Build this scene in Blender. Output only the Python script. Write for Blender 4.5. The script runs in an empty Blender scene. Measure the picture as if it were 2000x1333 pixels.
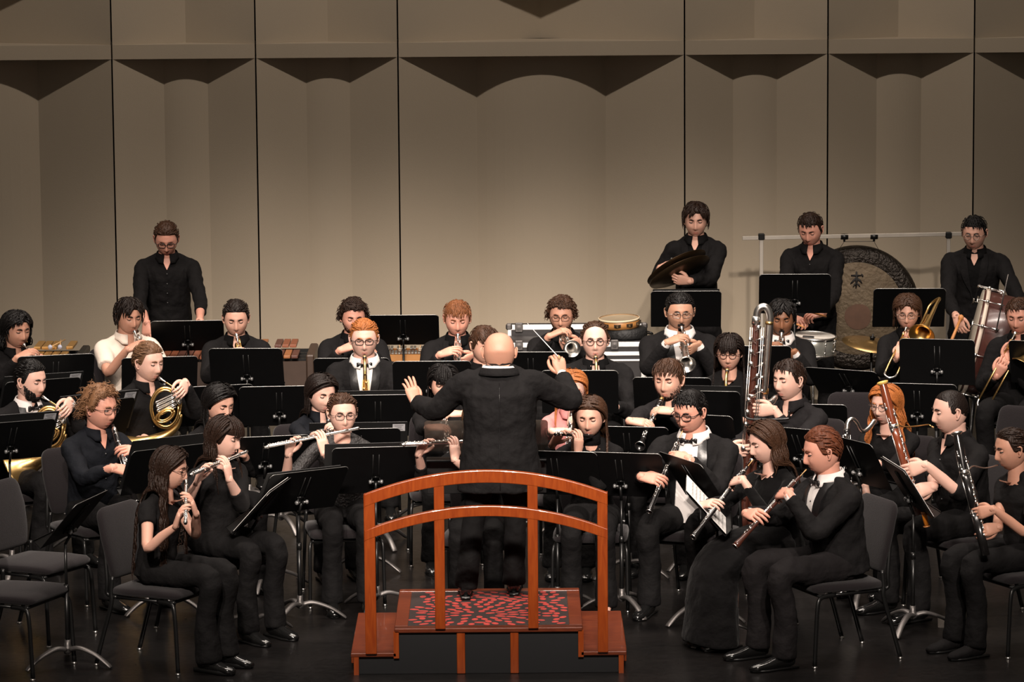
import bpy, math, random
import numpy as np
from mathutils import Vector, Matrix
from mathutils.bvhtree import BVHTree
rnd = random.Random(7)
PI = math.pi
R_ = math.radians
sc = bpy.context.scene
COL = sc.collection

# ---------------------------------------------------------------- camera
FPX = 7480.0
PITCH = R_(8.15); ROLL = R_(0.45); CAMZ = 4.9
_f = Vector((0, math.cos(PITCH), -math.sin(PITCH)))
_r0 = Vector((1, 0, 0)); _u0 = Vector((0, math.sin(PITCH), math.cos(PITCH)))
_r = _r0*math.cos(ROLL) - _u0*math.sin(ROLL)
_u = _u0*math.cos(ROLL) + _r0*math.sin(ROLL)
CAM = Vector((0, 0, CAMZ))
cd = bpy.data.cameras.new('camera'); cam = bpy.data.objects.new('camera', cd); COL.objects.link(cam)
cd.sensor_width = 36; cd.lens = FPX/2000*36; cd.clip_end = 200; cd.clip_start = 0.5
m = Matrix.Identity(4)
for i in range(3):
    m[i][0] = _r[i]; m[i][1] = _u[i]; m[i][2] = -_f[i]; m[i][3] = CAM[i]
cam.matrix_world = m
sc.camera = cam

# ---------------------------------------------------------------- world, lamps, exposure
w = bpy.data.worlds.new('hall'); sc.world = w; w.use_nodes = True
w.node_tree.nodes['Background'].inputs[0].default_value = (1.0, 0.86, 0.72, 1)
w.node_tree.nodes['Background'].inputs[1].default_value = 0.055
sc.view_settings.view_transform = 'Standard'
sc.view_settings.look = 'None'
sc.view_settings.exposure = 0.0
sc.view_settings.gamma = 1.0
sc.view_settings.use_curve_mapping = False

def area(name, loc, target, sx, sy, power, col):
    d = bpy.data.lights.new(name, 'AREA'); d.shape = 'RECTANGLE'; d.size = sx; d.size_y = sy
    d.energy = power; d.color = col
    o = bpy.data.objects.new(name, d); COL.objects.link(o); o.location = loc
    o.rotation_euler = (Vector(target)-Vector(loc)).to_track_quat('-Z', 'Y').to_euler()
    return o
def spot(name, loc, target, power, angle, blend, col, size=0.25):
    d = bpy.data.lights.new(name, 'SPOT'); d.energy = power; d.color = col
    d.spot_size = R_(angle); d.spot_blend = blend; d.shadow_soft_size = size
    o = bpy.data.objects.new(name, d); COL.objects.link(o); o.location = loc
    o.rotation_euler = (Vector(target)-Vector(loc)).to_track_quat('-Z', 'Y').to_euler()
    return o
WARM = (1.0, 0.87, 0.77)
o = area('border_light_rear', (0, 27.4, 7.4), (0, 30.7, 1.6), 11, 0.10, 210, WARM)
o = area('border_light_mid', (0, 25.2, 8.4), (0, 25.6, 1.0), 8.5, 0.6, 260, WARM); o.data.spread = R_(80)
o = area('border_light_front', (0, 20.6, 8.4), (0, 22.6, 1.0), 7, 0.6, 165, WARM); o.data.spread = R_(80)
for i, x in enumerate((-3.6, -1.2, 1.2, 3.6)):
    spot('front_of_house_spot', (x*0.9, 4.0, 12.6), (x*0.62, 26.0, 0.05), 12500, 17.5, 0.75, WARM, 0.35)

# ---------------------------------------------------------------- pixel helpers (photo frame 2000 x 1333)
def ray(px, py):
    return (_f*FPX + _r*(px-1000) - _u*(py-666.5))
def P(px, py, Y):
    d = ray(px, py); t = (Y-CAM.y)/d.y
    return CAM + d*t
def G(px, py, z=0.0):
    d = ray(px, py); t = (z-CAM.z)/d.z
    return CAM + d*t
def PX(p):
    v = Vector(p)-CAM; z = v.dot(_f)
    return (1000+FPX*v.dot(_r)/z, 666.5-FPX*v.dot(_u)/z)
def solve_dir(p0, far, L):
    """direction of length L from p0 whose end shows at pixel far, pointing towards the hall"""
    d = ray(*far).normalized(); o = CAM-p0
    b = d.dot(o); c = o.dot(o)-L*L; disc = b*b-c
    t = -b - math.sqrt(disc) if disc > 0 else -b
    q = CAM + d*t
    return (q-p0).normalized()

# ---------------------------------------------------------------- materials
MATS = {}
def mat(name, col, rough=0.6, metal=0.0, var=0.0, vscale=6, bump=0.0, bscale=40, coat=0.0, sheen=0.0, spec=0.5, stretch=None, alpha=None, sss=0.0):
    if name in MATS: return MATS[name]
    m = bpy.data.materials.new(name); m.use_nodes = True; nt = m.node_tree; b = nt.nodes['Principled BSDF']
    b.inputs['Base Color'].default_value = (*col, 1); b.inputs['Roughness'].default_value = rough
    b.inputs['Metallic'].default_value = metal; b.inputs['Specular IOR Level'].default_value = spec
    if coat: b.inputs['Coat Weight'].default_value = coat; b.inputs['Coat Roughness'].default_value = 0.12
    if sheen: b.inputs['Sheen Weight'].default_value = sheen; b.inputs['Sheen Roughness'].default_value = 0.5
    if sss:
        b.inputs['Subsurface Weight'].default_value = sss; b.inputs['Subsurface Radius'].default_value = (0.012, 0.005, 0.003)
        b.inputs['Subsurface Scale'].default_value = 0.6
    tc = nt.nodes.new('ShaderNodeTexCoord'); src = tc.outputs['Object']
    if stretch:
        mp = nt.nodes.new('ShaderNodeMapping'); mp.inputs['Scale'].default_value = stretch
        nt.links.new(src, mp.inputs['Vector']); src = mp.outputs['Vector']
    if var:
        n = nt.nodes.new('ShaderNodeTexNoise'); n.inputs['Scale'].default_value = vscale; n.inputs['Detail'].default_value = 4
        nt.links.new(src, n.inputs['Vector'])
        mx = nt.nodes.new('ShaderNodeMix'); mx.data_type = 'RGBA'
        mx.inputs[6].default_value = (*[c*(1-var) for c in col], 1); mx.inputs[7].default_value = (*[min(1, c*(1+var)) for c in col], 1)
        nt.links.new(n.outputs['Fac'], mx.inputs[0]); nt.links.new(mx.outputs[2], b.inputs['Base Color'])
    if bump:
        n2 = nt.nodes.new('ShaderNodeTexNoise'); n2.inputs['Scale'].default_value = bscale; n2.inputs['Detail'].default_value = 3
        nt.links.new(src, n2.inputs['Vector'])
        bp = nt.nodes.new('ShaderNodeBump'); bp.inputs['Strength'].default_value = bump; bp.inputs['Distance'].default_value = 0.02
        nt.links.new(n2.outputs['Fac'], bp.inputs['Height']); nt.links.new(bp.outputs['Normal'], b.inputs['Normal'])
    MATS[name] = m
    return m
def cloth(name, c, rough=0.85, sheen=0.0, bs=11):
    return mat(name, c, rough, 0, 0.25, 9, 0.9, bs, 0, sheen, 0.14)
BLK = (0.0058, 0.0052, 0.0054)
M_cloth = cloth('black_cotton', BLK); M_jacket = cloth('black_wool', (0.0070, 0.0064, 0.0067)); M_under = cloth('jet_shirt', (0.0028, 0.0026, 0.0028))
M_navy = cloth('blue_black_cotton', (0.0062, 0.0072, 0.010)); M_grey = cloth('charcoal_cotton', (0.010, 0.009, 0.0098))
M_velvet = cloth('black_velvet', (0.0022, 0.0019, 0.0021), 0.9, 0.03)
M_lace = mat('black_lace', (0.014, 0.012, 0.012), 0.55, 0, 0.6, 60, 0.6, 70)
M_white = mat('white_shirt', (0.72, 0.68, 0.66), 0.8, 0, 0.05, 10, 0.2, 12)
M_polo = mat('cream_knit', (0.72, 0.62, 0.53), 0.85, 0, 0.05, 10, 0.3, 14)
M_satin = mat('black_satin', (0.008, 0.0075, 0.008), 0.35, 0, 0, 1, 0.1, 20)
M_trouser = cloth('black_trouser', (0.0052, 0.0048, 0.005)); M_tgrey = cloth('charcoal_trouser', (0.0095, 0.0082, 0.0087))
M_leather = mat('black_patent', (0.006, 0.006, 0.006), 0.16, 0, 0, 1, 0.08, 14, 0.6)
M_pad = mat('chair_fabric', (0.0115, 0.0092, 0.0102), 0.95, 0, 0.2, 120, 0.25, 260, 0, 0.1, 0.15)
M_frame = mat('black_paint', (0.006, 0.006, 0.006), 0.35, 0, 0.2, 30)
M_desk = mat('stand_black', (0.0026, 0.0026, 0.0028), 0.45, 0, 0.2, 20, 0, 0, 0, 0, 0.16)
M_edge = mat('worn_edge_steel', (0.32, 0.32, 0.31), 0.35, 0.7)
M_silver = mat('silver_plate', (0.84, 0.81, 0.77), 0.27, 1.0)
M_steel = mat('cast_steel', (0.15, 0.14, 0.135), 0.45, 0.8, 0.3, 12); M_knob = mat('knob_grey', (0.26, 0.26, 0.26), 0.4, 0.5)
M_gold = mat('gold_lacquer', (0.80, 0.52, 0.20), 0.33, 1.0, 0.12, 8)
M_ebony = mat('ebony_black', (0.009, 0.008, 0.008), 0.22, 0, 0, 1, 0, 0, 0.3)
M_bore = mat('dark_bore', (0.02, 0.012, 0.008), 0.7)
M_label = mat('paper_label', (0.45, 0.45, 0.47), 0.8)
M_ink = mat('print_ink', (0.03, 0.03, 0.035), 0.8)
M_paper = mat('sheet_paper', (0.78, 0.76, 0.73), 0.9)
M_folder = mat('black_folder', (0.006, 0.006, 0.0062), 0.55)
M_lens = bpy.data.materials.new('spectacle_glass'); M_lens.use_nodes = True
nt = M_lens.node_tree; nt.nodes.clear()
o_ = nt.nodes.new('ShaderNodeOutputMaterial'); t_ = nt.nodes.new('ShaderNodeBsdfTransparent'); g_ = nt.nodes.new('ShaderNodeBsdfGlossy'); x_ = nt.nodes.new('ShaderNodeMixShader')
t_.inputs[0].default_value = (0.93, 0.93, 0.93, 1); g_.inputs['Roughness'].default_value = 0.05; x_.inputs[0].default_value = 0.07
nt.links.new(t_.outputs[0], x_.inputs[1]); nt.links.new(g_.outputs[0], x_.inputs[2]); nt.links.new(x_.outputs[0], o_.inputs[0])
def skin(tone):
    c = {'pale': (0.66, 0.40, 0.32), 'fair': (0.60, 0.335, 0.25), 'ruddy': (0.62, 0.30, 0.22), 'tan': (0.50, 0.255, 0.175),
         'olive': (0.44, 0.235, 0.155), 'brown': (0.24, 0.105, 0.055)}[tone]
    return [mat('skin_'+tone, c, 0.5, 0, 0.08, 14, 0.05, 60, 0, 0, 0.4, sss=0.12),
            mat('lips_'+tone, (c[0]*0.85, c[1]*0.62, c[2]*0.62), 0.45), mat('eye_white', (0.6, 0.56, 0.53), 0.3), mat('iris', (0.03, 0.02, 0.015), 0.2), mat('lash', (0.02, 0.013, 0.01), 0.7)]
HC = {'black': (0.0045, 0.0036, 0.0034), 'dark': (0.0095, 0.0055, 0.0042), 'darkbrown': (0.018, 0.0088, 0.0055), 'brown': (0.042, 0.019, 0.010),
      'lightbrown': (0.12, 0.062, 0.032), 'redbrown': (0.16, 0.06, 0.024), 'ginger': (0.30, 0.10, 0.028), 'copper': (0.36, 0.115, 0.03),
      'strawberry': (0.42, 0.17, 0.06), 'frizz': (0.17, 0.085, 0.042), 'auburn': (0.11, 0.034, 0.016), 'salt': (0.035, 0.03, 0.03)}
def hairmat(k):
    return mat('hair_'+k, HC[k], 0.46, 0, 0.5, 40, 0.3, 90, 0, 0, 0.22)

# ---------------------------------------------------------------- mesh tools
def V(*a): return np.array(a, float)
class MB:
    def __init__(s): s.v = []; s.f = []; s.m = []; s.n = 0
    def add(s, v, f, mi=0):
        v = np.asarray(v, float).reshape(-1, 3); s.v.append(v)
        n = s.n; s.f += [[i+n for i in q] for q in f]; s.m += ([mi]*len(f) if isinstance(mi, int) else list(mi)); s.n += len(v)
    def merge(s, o, mi=None):
        s.add(np.concatenate(o.v), o.f, o.m if mi is None else mi)
    def verts(s): return np.concatenate(s.v) if s.v else np.zeros((0, 3))
    def mesh(s, name, mats, smooth=True):
        me = bpy.data.meshes.new(name); me.from_pydata(s.verts().tolist(), [], s.f)
        for k in (mats if isinstance(mats, (list, tuple)) else [mats]): me.materials.append(k)
        if any(s.m): me.polygons.foreach_set('material_index', s.m)
        if smooth: me.polygons.foreach_set('use_smooth', [True]*len(s.f))
        me.update(); return me
    def build(s, name, mats, parent=None, smooth=True, label=None, kind=None):
        o = bpy.data.objects.new(name, s.mesh(name, mats, smooth)); COL.objects.link(o)
        if parent: o.parent = parent
        if label: o['label'] = label
        if kind: o['kind'] = kind
        return o
    def bvh(s): return BVHTree.FromPolygons([tuple(x) for x in s.verts()], s.f)
def tag(o, label, cat, group=None, kind=None):
    if label: o['label'] = label
    if cat: o['category'] = cat
    if group: o['group'] = group
    if kind: o['kind'] = kind
    return o
def empty(name, loc=(0, 0, 0), rz=0.0):
    o = bpy.data.objects.new(name, None); COL.objects.link(o); o.location = loc; o.rotation_euler = (0, 0, rz); o.empty_display_size = 0.1
    return o
def copy_tree(o, parent=None):
    c = o.copy(); COL.objects.link(c); c.parent = parent
    for ch in KIDS.get(o.name, []):
        copy_tree(ch, c)
    return c
KIDS = {}
def index_kids(root):
    for o in [root]+list(root.children_recursive):
        KIDS[o.name] = list(o.children)
def frames(path, ref=None):
    p = np.asarray(path, float); n = len(p)
    t = np.zeros_like(p); t[1:-1] = p[2:]-p[:-2]; t[0] = p[1]-p[0]; t[-1] = p[-1]-p[-2]
    t /= np.maximum(np.linalg.norm(t, axis=1, keepdims=True), 1e-9)
    if ref is None:
        ref = V(0, 0, 1) if abs(t[0][2]) < 0.9 else V(0, 1, 0)
    ref = np.asarray(ref, float)
    a = np.zeros_like(p); x = ref-ref.dot(t[0])*t[0]; x /= max(np.linalg.norm(x), 1e-9); a[0] = x
    for i in range(1, n):
        x = a[i-1]-a[i-1].dot(t[i])*t[i]; l = np.linalg.norm(x); a[i] = x/l if l > 1e-6 else a[i-1]
    return t, a, np.cross(t, a)
def tube(mb, path, r, seg=10, ref=None, mi=0, cap=True, sq=2.0):
    """r: scalar, N or Nx2 (radius along ref, radius across)"""
    p = np.asarray(path, float); n = len(p); t, a, b = frames(p, ref)
    r = np.asarray(r, float)
    if r.ndim == 0: r = np.full((n, 2), float(r))
    elif r.ndim == 1: r = np.stack([r, r], 1) if len(r) == n else np.tile(r, (n, 1))
    th = np.arange(seg)*2*PI/seg; c = np.cos(th); s_ = np.sin(th)
    if sq != 2.0: c = np.sign(c)*abs(c)**(2/sq); s_ = np.sign(s_)*abs(s_)**(2/sq)
    v = p[:, None, :]+a[:, None, :]*(r[:, 0:1]*c)[:, :, None]+b[:, None, :]*(r[:, 1:2]*s_)[:, :, None]
    f = []
    for i in range(n-1):
        for j in range(seg):
            k = (j+1) % seg
            f.append([i*seg+j, i*seg+k, (i+1)*seg+k, (i+1)*seg+j])
    if cap:
        f.append(list(range(seg))[::-1]); f.append([(n-1)*seg+j for j in range(seg)])
    mb.add(v.reshape(-1, 3), f, mi)
def spline(pts, n=6):
    p = np.asarray(pts, float); q = np.vstack([2*p[0]-p[1], p, 2*p[-1]-p[-2]]); out = []
    for i in range(1, len(q)-2):
        for k in range(n):
            t = k/n
            out.append(0.5*((2*q[i])+(-q[i-1]+q[i+1])*t+(2*q[i-1]-5*q[i]+4*q[i+1]-q[i+2])*t*t+(-q[i-1]+3*q[i]-3*q[i+1]+q[i+2])*t**3))
    out.append(p[-1]); return np.array(out)
def lerp_r(vals, n): return np.interp(np.linspace(0, 1, n), np.linspace(0, 1, len(vals)), vals)
def box(mb, c, s, rot=None, mi=0, ch=0.0):
    c = np.asarray(c, float); h = np.asarray(s, float)/2
    if ch <= 0:
        v = np.array([[x, y, z] for x in (-1, 1) for y in (-1, 1) for z in (-1, 1)])*h
        f = [[0, 1, 3, 2], [4, 6, 7, 5], [0, 4, 5, 1], [2, 3, 7, 6], [0, 2, 6, 4], [1, 5, 7, 3]]
    else:
        v = []; 
        for x in (-1, 1):
            for y in (-1, 1):
                for z in (-1, 1):
                    q = V(x*h[0], y*h[1], z*h[2])
                    for ax in range(3):
                        e = q.copy()
                        for b_ in range(3):
                            if b_ != ax: e[b_] -= math.copysign(ch, q[b_])
                        v.append(e)
        v = np.array(v); idx = lambda x, y, z, ax: (((x > 0)*4+(y > 0)*2+(z > 0))*3+ax)
        f = []
        for ax in range(3):
            o1, o2 = [(1, 2), (2, 0), (0, 1)][ax]
            for sg in (-1, 1):
                q = []
                for (p_, r_) in ((-1, -1), (1, -1), (1, 1), (-1, 1)):
                    k = [0, 0, 0]; k[ax] = sg; k[o1] = p_; k[o2] = r_; q.append(idx(*k, ax))
                f.append(q if sg > 0 else q[::-1])
        for ax in range(3):
            o1, o2 = [(1, 2), (2, 0), (0, 1)][ax]
            for p_ in (-1, 1):
                for r_ in (-1, 1):
                    k = [0, 0, 0]; k[o1] = p_; k[o2] = r_; A = list(k); B = list(k); A[ax] = -1; B[ax] = 1
                    q = [idx(*A, o1), idx(*B, o1), idx(*B, o2), idx(*A, o2)]
                    f.append(q if p_*r_ > 0 else q[::-1])
        for x in (-1, 1):
            for y in (-1, 1):
                for z in (-1, 1):
                    q = [idx(x, y, z, 0), idx(x, y, z, 1), idx(x, y, z, 2)]; f.append(q if x*y*z > 0 else q[::-1])
    if rot is not None: v = v @ np.asarray(rot, float).T
    mb.add(v+c, f, mi)
def lathe(mb, prof, seg=24, M=None, mi=0):
    v = []; n = len(prof)
    for (r, z) in prof:
        for j in range(seg):
            a = 2*PI*j/seg; v.append((r*math.cos(a), r*math.sin(a), z))
    v = np.array(v)
    if M is not None: v = v @ np.asarray(M[0]).T + np.asarray(M[1])
    f = [[i*seg+j, i*seg+(j+1) % seg, (i+1)*seg+(j+1) % seg, (i+1)*seg+j] for i in range(n-1) for j in range(seg)]
    mb.add(v, f, mi)
def ball(mb, c, r, seg=8, mi=0, rot=None):
    r = np.asarray(r, float); r = r if r.ndim else np.full(3, float(r)); v = []; n = max(4, seg//2+1)
    for i in range(n+1):
        t = PI*i/n
        for j in range(seg):
            a = 2*PI*j/seg; v.append((math.sin(t)*math.cos(a), math.sin(t)*math.sin(a), math.cos(t)))
    v = np.array(v)*r
    if rot is not None: v = v @ np.asarray(rot).T
    f = [[i*seg+j, (i+1)*seg+j, (i+1)*seg+(j+1) % seg, i*seg+(j+1) % seg] for i in range(n) for j in range(seg)]
    mb.add(v+np.asarray(c, float), f, mi)
def unit(v):
    v = np.asarray(v, float); return v/max(np.linalg.norm(v), 1e-9)
def basis(z, x=None):
    z = unit(z); x = V(1, 0, 0) if x is None else np.asarray(x, float)
    if abs(unit(x).dot(z)) > 0.98: x = V(0, 0, 1)
    x = unit(x-x.dot(z)*z); return np.stack([x, np.cross(z, x), z], 1)
def rotz(a): c, s = math.cos(a), math.sin(a); return np.array([[c, -s, 0], [s, c, 0], [0, 0, 1.0]])
def rotx(a): c, s = math.cos(a), math.sin(a); return np.array([[1.0, 0, 0], [0, c, -s], [0, s, c]])
def roty(a): c, s = math.cos(a), math.sin(a); return np.array([[c, 0, s], [0, 1.0, 0], [-s, 0, c]])
# ================================================================ people
def skull(d, wid=1.0):
    d = np.asarray(d, float); p = 2.35
    q = d/(np.sum(abs(d)**p, axis=-1, keepdims=True)**(1/p))
    x = q[..., 0]*0.0745*wid; y = np.where(q[..., 1] < 0, q[..., 1]*0.090, q[..., 1]*0.100); z = np.where(q[..., 2] > 0, q[..., 2]*0.116, q[..., 2]*0.113)
    t = np.clip(-q[..., 2], 0, 1)
    x = x*(1-0.26*t**1.7); y = np.where(y > 0, y*(1-0.55*t), y*(1-0.05*t))
    return np.stack([x, y, z], -1)
def ga(a, s): return np.exp(-(a/s)**2)
def add_head(mb, R, c, hs, sp):
    sp.setdefault('_w', 0)
    if not sp['_w']: sp['wid'] = sp.get('wid', 1.0)*1.05; sp['_w'] = 1
    NL, NZ = 60, 44
    u = np.arange(NL)/NL; ph = 2*PI*u-0.58*np.sin(2*PI*u)
    th = np.linspace(0.02, PI-0.02, NZ)
    TH, PH = np.meshgrid(th, ph, indexing='ij')
    d = np.stack([np.sin(TH)*np.sin(PH), -np.sin(TH)*np.cos(PH), np.cos(TH)], -1)
    wid = sp.get('wid', 1.0)
    p = skull(d, wid); x, y, z = p[..., 0].copy(), p[..., 1].copy(), p[..., 2].copy()
    fr = np.clip(-y/0.05, 0, 1); ax_ = abs(x)
    N = np.interp(-z, [-0.030, -0.012, 0.008, 0.024, 0.034, 0.041, 0.048], [0, 0.007, 0.015, 0.022, 0.024, 0.019, 0])
    sg = np.interp(-z, [-0.03, 0.0, 0.022, 0.04], [0.0075, 0.009, 0.012, 0.0165])
    off = N*np.exp(-(x/sg)**2)
    off += -0.013*ga(ax_-0.030, 0.016)*ga(z-0.012, 0.013)
    off += 0.0045*ga(z-0.032, 0.009)*np.exp(-(x/0.048)**4)
    off += 0.0065*ga(x, 0.020)*ga(z+0.0625, 0.0055)+0.0070*ga(x, 0.018)*ga(z+0.0765, 0.0055)-0.004*ga(x, 0.026)*ga(z+0.0695, 0.0022)
    off += -0.004*ga(x, 0.02)*ga(z+0.088, 0.006)+0.006*ga(x, 0.022)*ga(z+0.103, 0.011)
    off += 0.005*ga(ax_-0.040, 0.016)*ga(z+0.026, 0.018)*sp.get('cheek', 1.0)
    off += -0.003*ga(x, 0.006)*ga(z+0.053, 0.006)
    y = y-off*fr
    v = np.stack([x, y, z], -1).reshape(-1, 3)
    f = []; m_ = []
    X = x; Z = z; Y = y
    for i in range(NZ-1):
        for j in range(NL):
            k = (j+1) % NL; f.append([i*NL+j, (i+1)*NL+j, (i+1)*NL+k, i*NL+k])
            xc = X[i, j]; zc = (Z[i, j]+Z[i+1, j])/2
            lip = Y[i, j] < -0.05 and abs(zc+0.0697) < 0.0105*(1-(xc/0.023)**2) if abs(xc) < 0.023 else False
            m_.append(1 if lip else 0)
    f.append(list(range(NL))); m_.append(0); f.append([(NZ-1)*NL+j for j in range(NL)][::-1]); m_.append(0)
    T = lambda q: (np.asarray(q, float).reshape(-1, 3)*hs) @ R.T + c
    mb.add(T(v), f, m_)
    lid = 0.55+0.45*sp.get('lid', 0.62)
    for s in (-1, 1):
        e = MB()
        ec = V(s*0.030*wid, -0.0735, 0.0105)
        ball(e, ec, 0.0118, 10, 2)
        ball(e, ec+V(0, -0.0078, -0.002), (0.0058, 0.0050, 0.0058), 8, 3)
        # upper lid: a shell over the upper part of the eyeball; lower lid narrow
        for (a0, a1, up) in ((-0.25, lid*PI*0.62, 1), (-0.2, 0.28, -1)):
            r = 0.0131; vv = []; n1, n2 = 6, 9
            for i in range(n1):
                el = PI/2 - (a0 + (a1-a0)*i/(n1-1)) if up > 0 else -PI/2+(a0+(a1-a0)*i/(n1-1))+0.25
                for j in range(n2):
                    az = (j/(n2-1)-0.5)*PI*0.98
                    # rotate around the x axis: circles through the eye corners
                    vv.append(ec+r*V(math.sin(az), -math.cos(az)*math.cos(el), math.cos(az)*math.sin(el)))
            ff = [[i*n2+j, (i+1)*n2+j, (i+1)*n2+j+1, i*n2+j+1] for i in range(n1-1) for j in range(n2-1)]
            e.add(vv, ff, 0)
            if up > 0:
                tube(e, [q+V(0, -0.0006, 0) for q in vv[-n2:]], 0.0019, 5, mi=4)
        # ear
        ear = s*0.0755*wid
        tube(e, spline([(ear-s*0.004, 0.002, -0.028), (ear+s*0.004, 0.006, -0.022), (ear+s*0.010, 0.016, 0.002), (ear+s*0.012, 0.016, 0.022), (ear+s*0.007, 0.002, 0.030), (ear, -0.004, 0.018)], 4), lerp_r([0.006, 0.0055, 0.0045, 0.0045, 0.004], 21), 6)
        ball(e, (ear+s*0.003, 0.007, 0.002), (0.005, 0.012, 0.026), 8, 0, rotz(s*0.35))
        mb.add(T(e.verts()), e.f, e.m)
HAND = {}
def hand_mesh(curl):
    """right-handed: +X fingers, +Y thumb side, +Z back of the hand; wrist at the origin"""
    mb = MB()
    tube(mb, [(-0.02, 0, 0), (0.0, 0, 0), (0.03, 0.001, 0), (0.065, 0.001, 0.001), (0.088, 0, 0)], [(0.019, 0.027), (0.0175, 0.029), (0.0165, 0.036), (0.014, 0.041), (0.010, 0.038)], 14, ref=(0, 0, 1), sq=2.6)
    for k, (yy, L, x0, sp) in enumerate(((0.030, 0.072, 0.086, 0.10), (0.0105, 0.080, 0.089, 0.02), (-0.010, 0.074, 0.086, -0.05), (-0.029, 0.058, 0.079, -0.13))):
        a = curl*(0.8+0.1*k); ang = 0.0; p = V(x0-0.018, yy*0.93, 0.0015); pts = [p.copy(), p+V(0.018, 0, 0)]; p = pts[-1].copy()
        for i, fr in enumerate((0.45, 0.30, 0.25)):
            ang += a*(0.75, 0.95, 0.6)[i]; seg = L*fr
            dd = V(math.cos(ang)*math.cos(sp), math.sin(sp), -math.sin(ang))
            pts.append(p+dd*seg*0.5); p = p+dd*seg; pts.append(p.copy())
        r = np.array([0.0082, 0.0098, 0.0088, 0.0090, 0.0079, 0.0082, 0.0070, 0.0056])*(1.0 if k < 3 else 0.88)
        tube(mb, pts, r, 8, ref=(0, 1, 0))
        ball(mb, pts[-1], r[-1]*1.0, 6)
    tp = spline([(0.012, 0.018, -0.004), (0.034, 0.042, -0.014), (0.062, 0.050, -0.030), (0.086, 0.046, -0.044), (0.098, 0.040, -0.050)], 3)
    tube(mb, tp, lerp_r([0.014, 0.0135, 0.0108, 0.0098, 0.0072], len(tp)), 8)
    ball(mb, tp[-1], 0.0072, 6)
    return mb
def add_hand(mb, wrist, F, side, curl, s):
    key = round(curl, 2)
    if key not in HAND: HAND[key] = hand_mesh(key)
    h = HAND[key]; v = h.verts()*s; f = h.f
    M = np.stack([F[0], F[1], F[2]], 1)
    if np.linalg.det(M) < 0: f = [q[::-1] for q in f]
    mb.add(v @ M.T + wrist, f, 0)
def ik(S, W, l1, l2, pole):
    d = W-S; L = np.linalg.norm(d)
    if L > (l1+l2)*0.985: k = L/((l1+l2)*0.985); l1 *= k; l2 *= k
    a = (l1*l1-l2*l2+L*L)/(2*L); h = math.sqrt(max(l1*l1-a*a, 1e-6)); u = d/L
    q = pole-pole.dot(u)*u; q = unit(q)
    return S+u*a+q*h
def hair_shell(mb, sp, hl, thick, bump, seed, T):
    """hl(phi)->polar angle of the hairline; thick(t,phi)"""
    rr = np.random.RandomState(seed); NL, NZ = 44, 15; v = []
    ofs = rr.rand(6)*6
    for i in range(NZ):
        for j in range(NL):
            ph = 2*PI*j/NL; t = i/(NZ-1); th = hl(ph)*t+0.001
            d = V(math.sin(th)*math.sin(ph), -math.sin(th)*math.cos(ph), math.cos(th))
            e = 1-max(0, (t-0.80)/0.20)**2*0.85
            nz = bump*(math.sin(9*ph+ofs[0]+3*t)+math.sin(17*ph+ofs[1]-7*t)*0.6+math.sin(11*t+5*ph+ofs[2])*0.7)
            v.append(skull(d, sp.get('wid', 1.0))+d*(thick(t, ph)*e+nz*e))
    f = [[i*NL+j, (i+1)*NL+j, (i+1)*NL+(j+1) % NL, i*NL+(j+1) % NL] for i in range(NZ-1) for j in range(NL)]
    mb.add(T(v), f)
def lock(mb, pts, w, T, seg=5, flat=0.45):
    n = len(pts); pr = np.sin(np.linspace(0.25, 1.0, n)*PI)**0.6*0.9+0.1; pr[0] = 0.5; pr[-1] = 0.12
    r = np.stack([w*flat*pr, w*pr], 1)
    c = np.mean(pts, axis=0); ref = V(pts[0][0], pts[0][1], pts[0][2]*0.5)
    tube(mb, T(pts), r, seg, ref=T([ref])[0]-T([V(0, 0, 0)])[0], cap=False)
def dirv(th, ph): return V(math.sin(th)*math.sin(ph), -math.sin(th)*math.cos(ph), math.cos(th))
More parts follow.
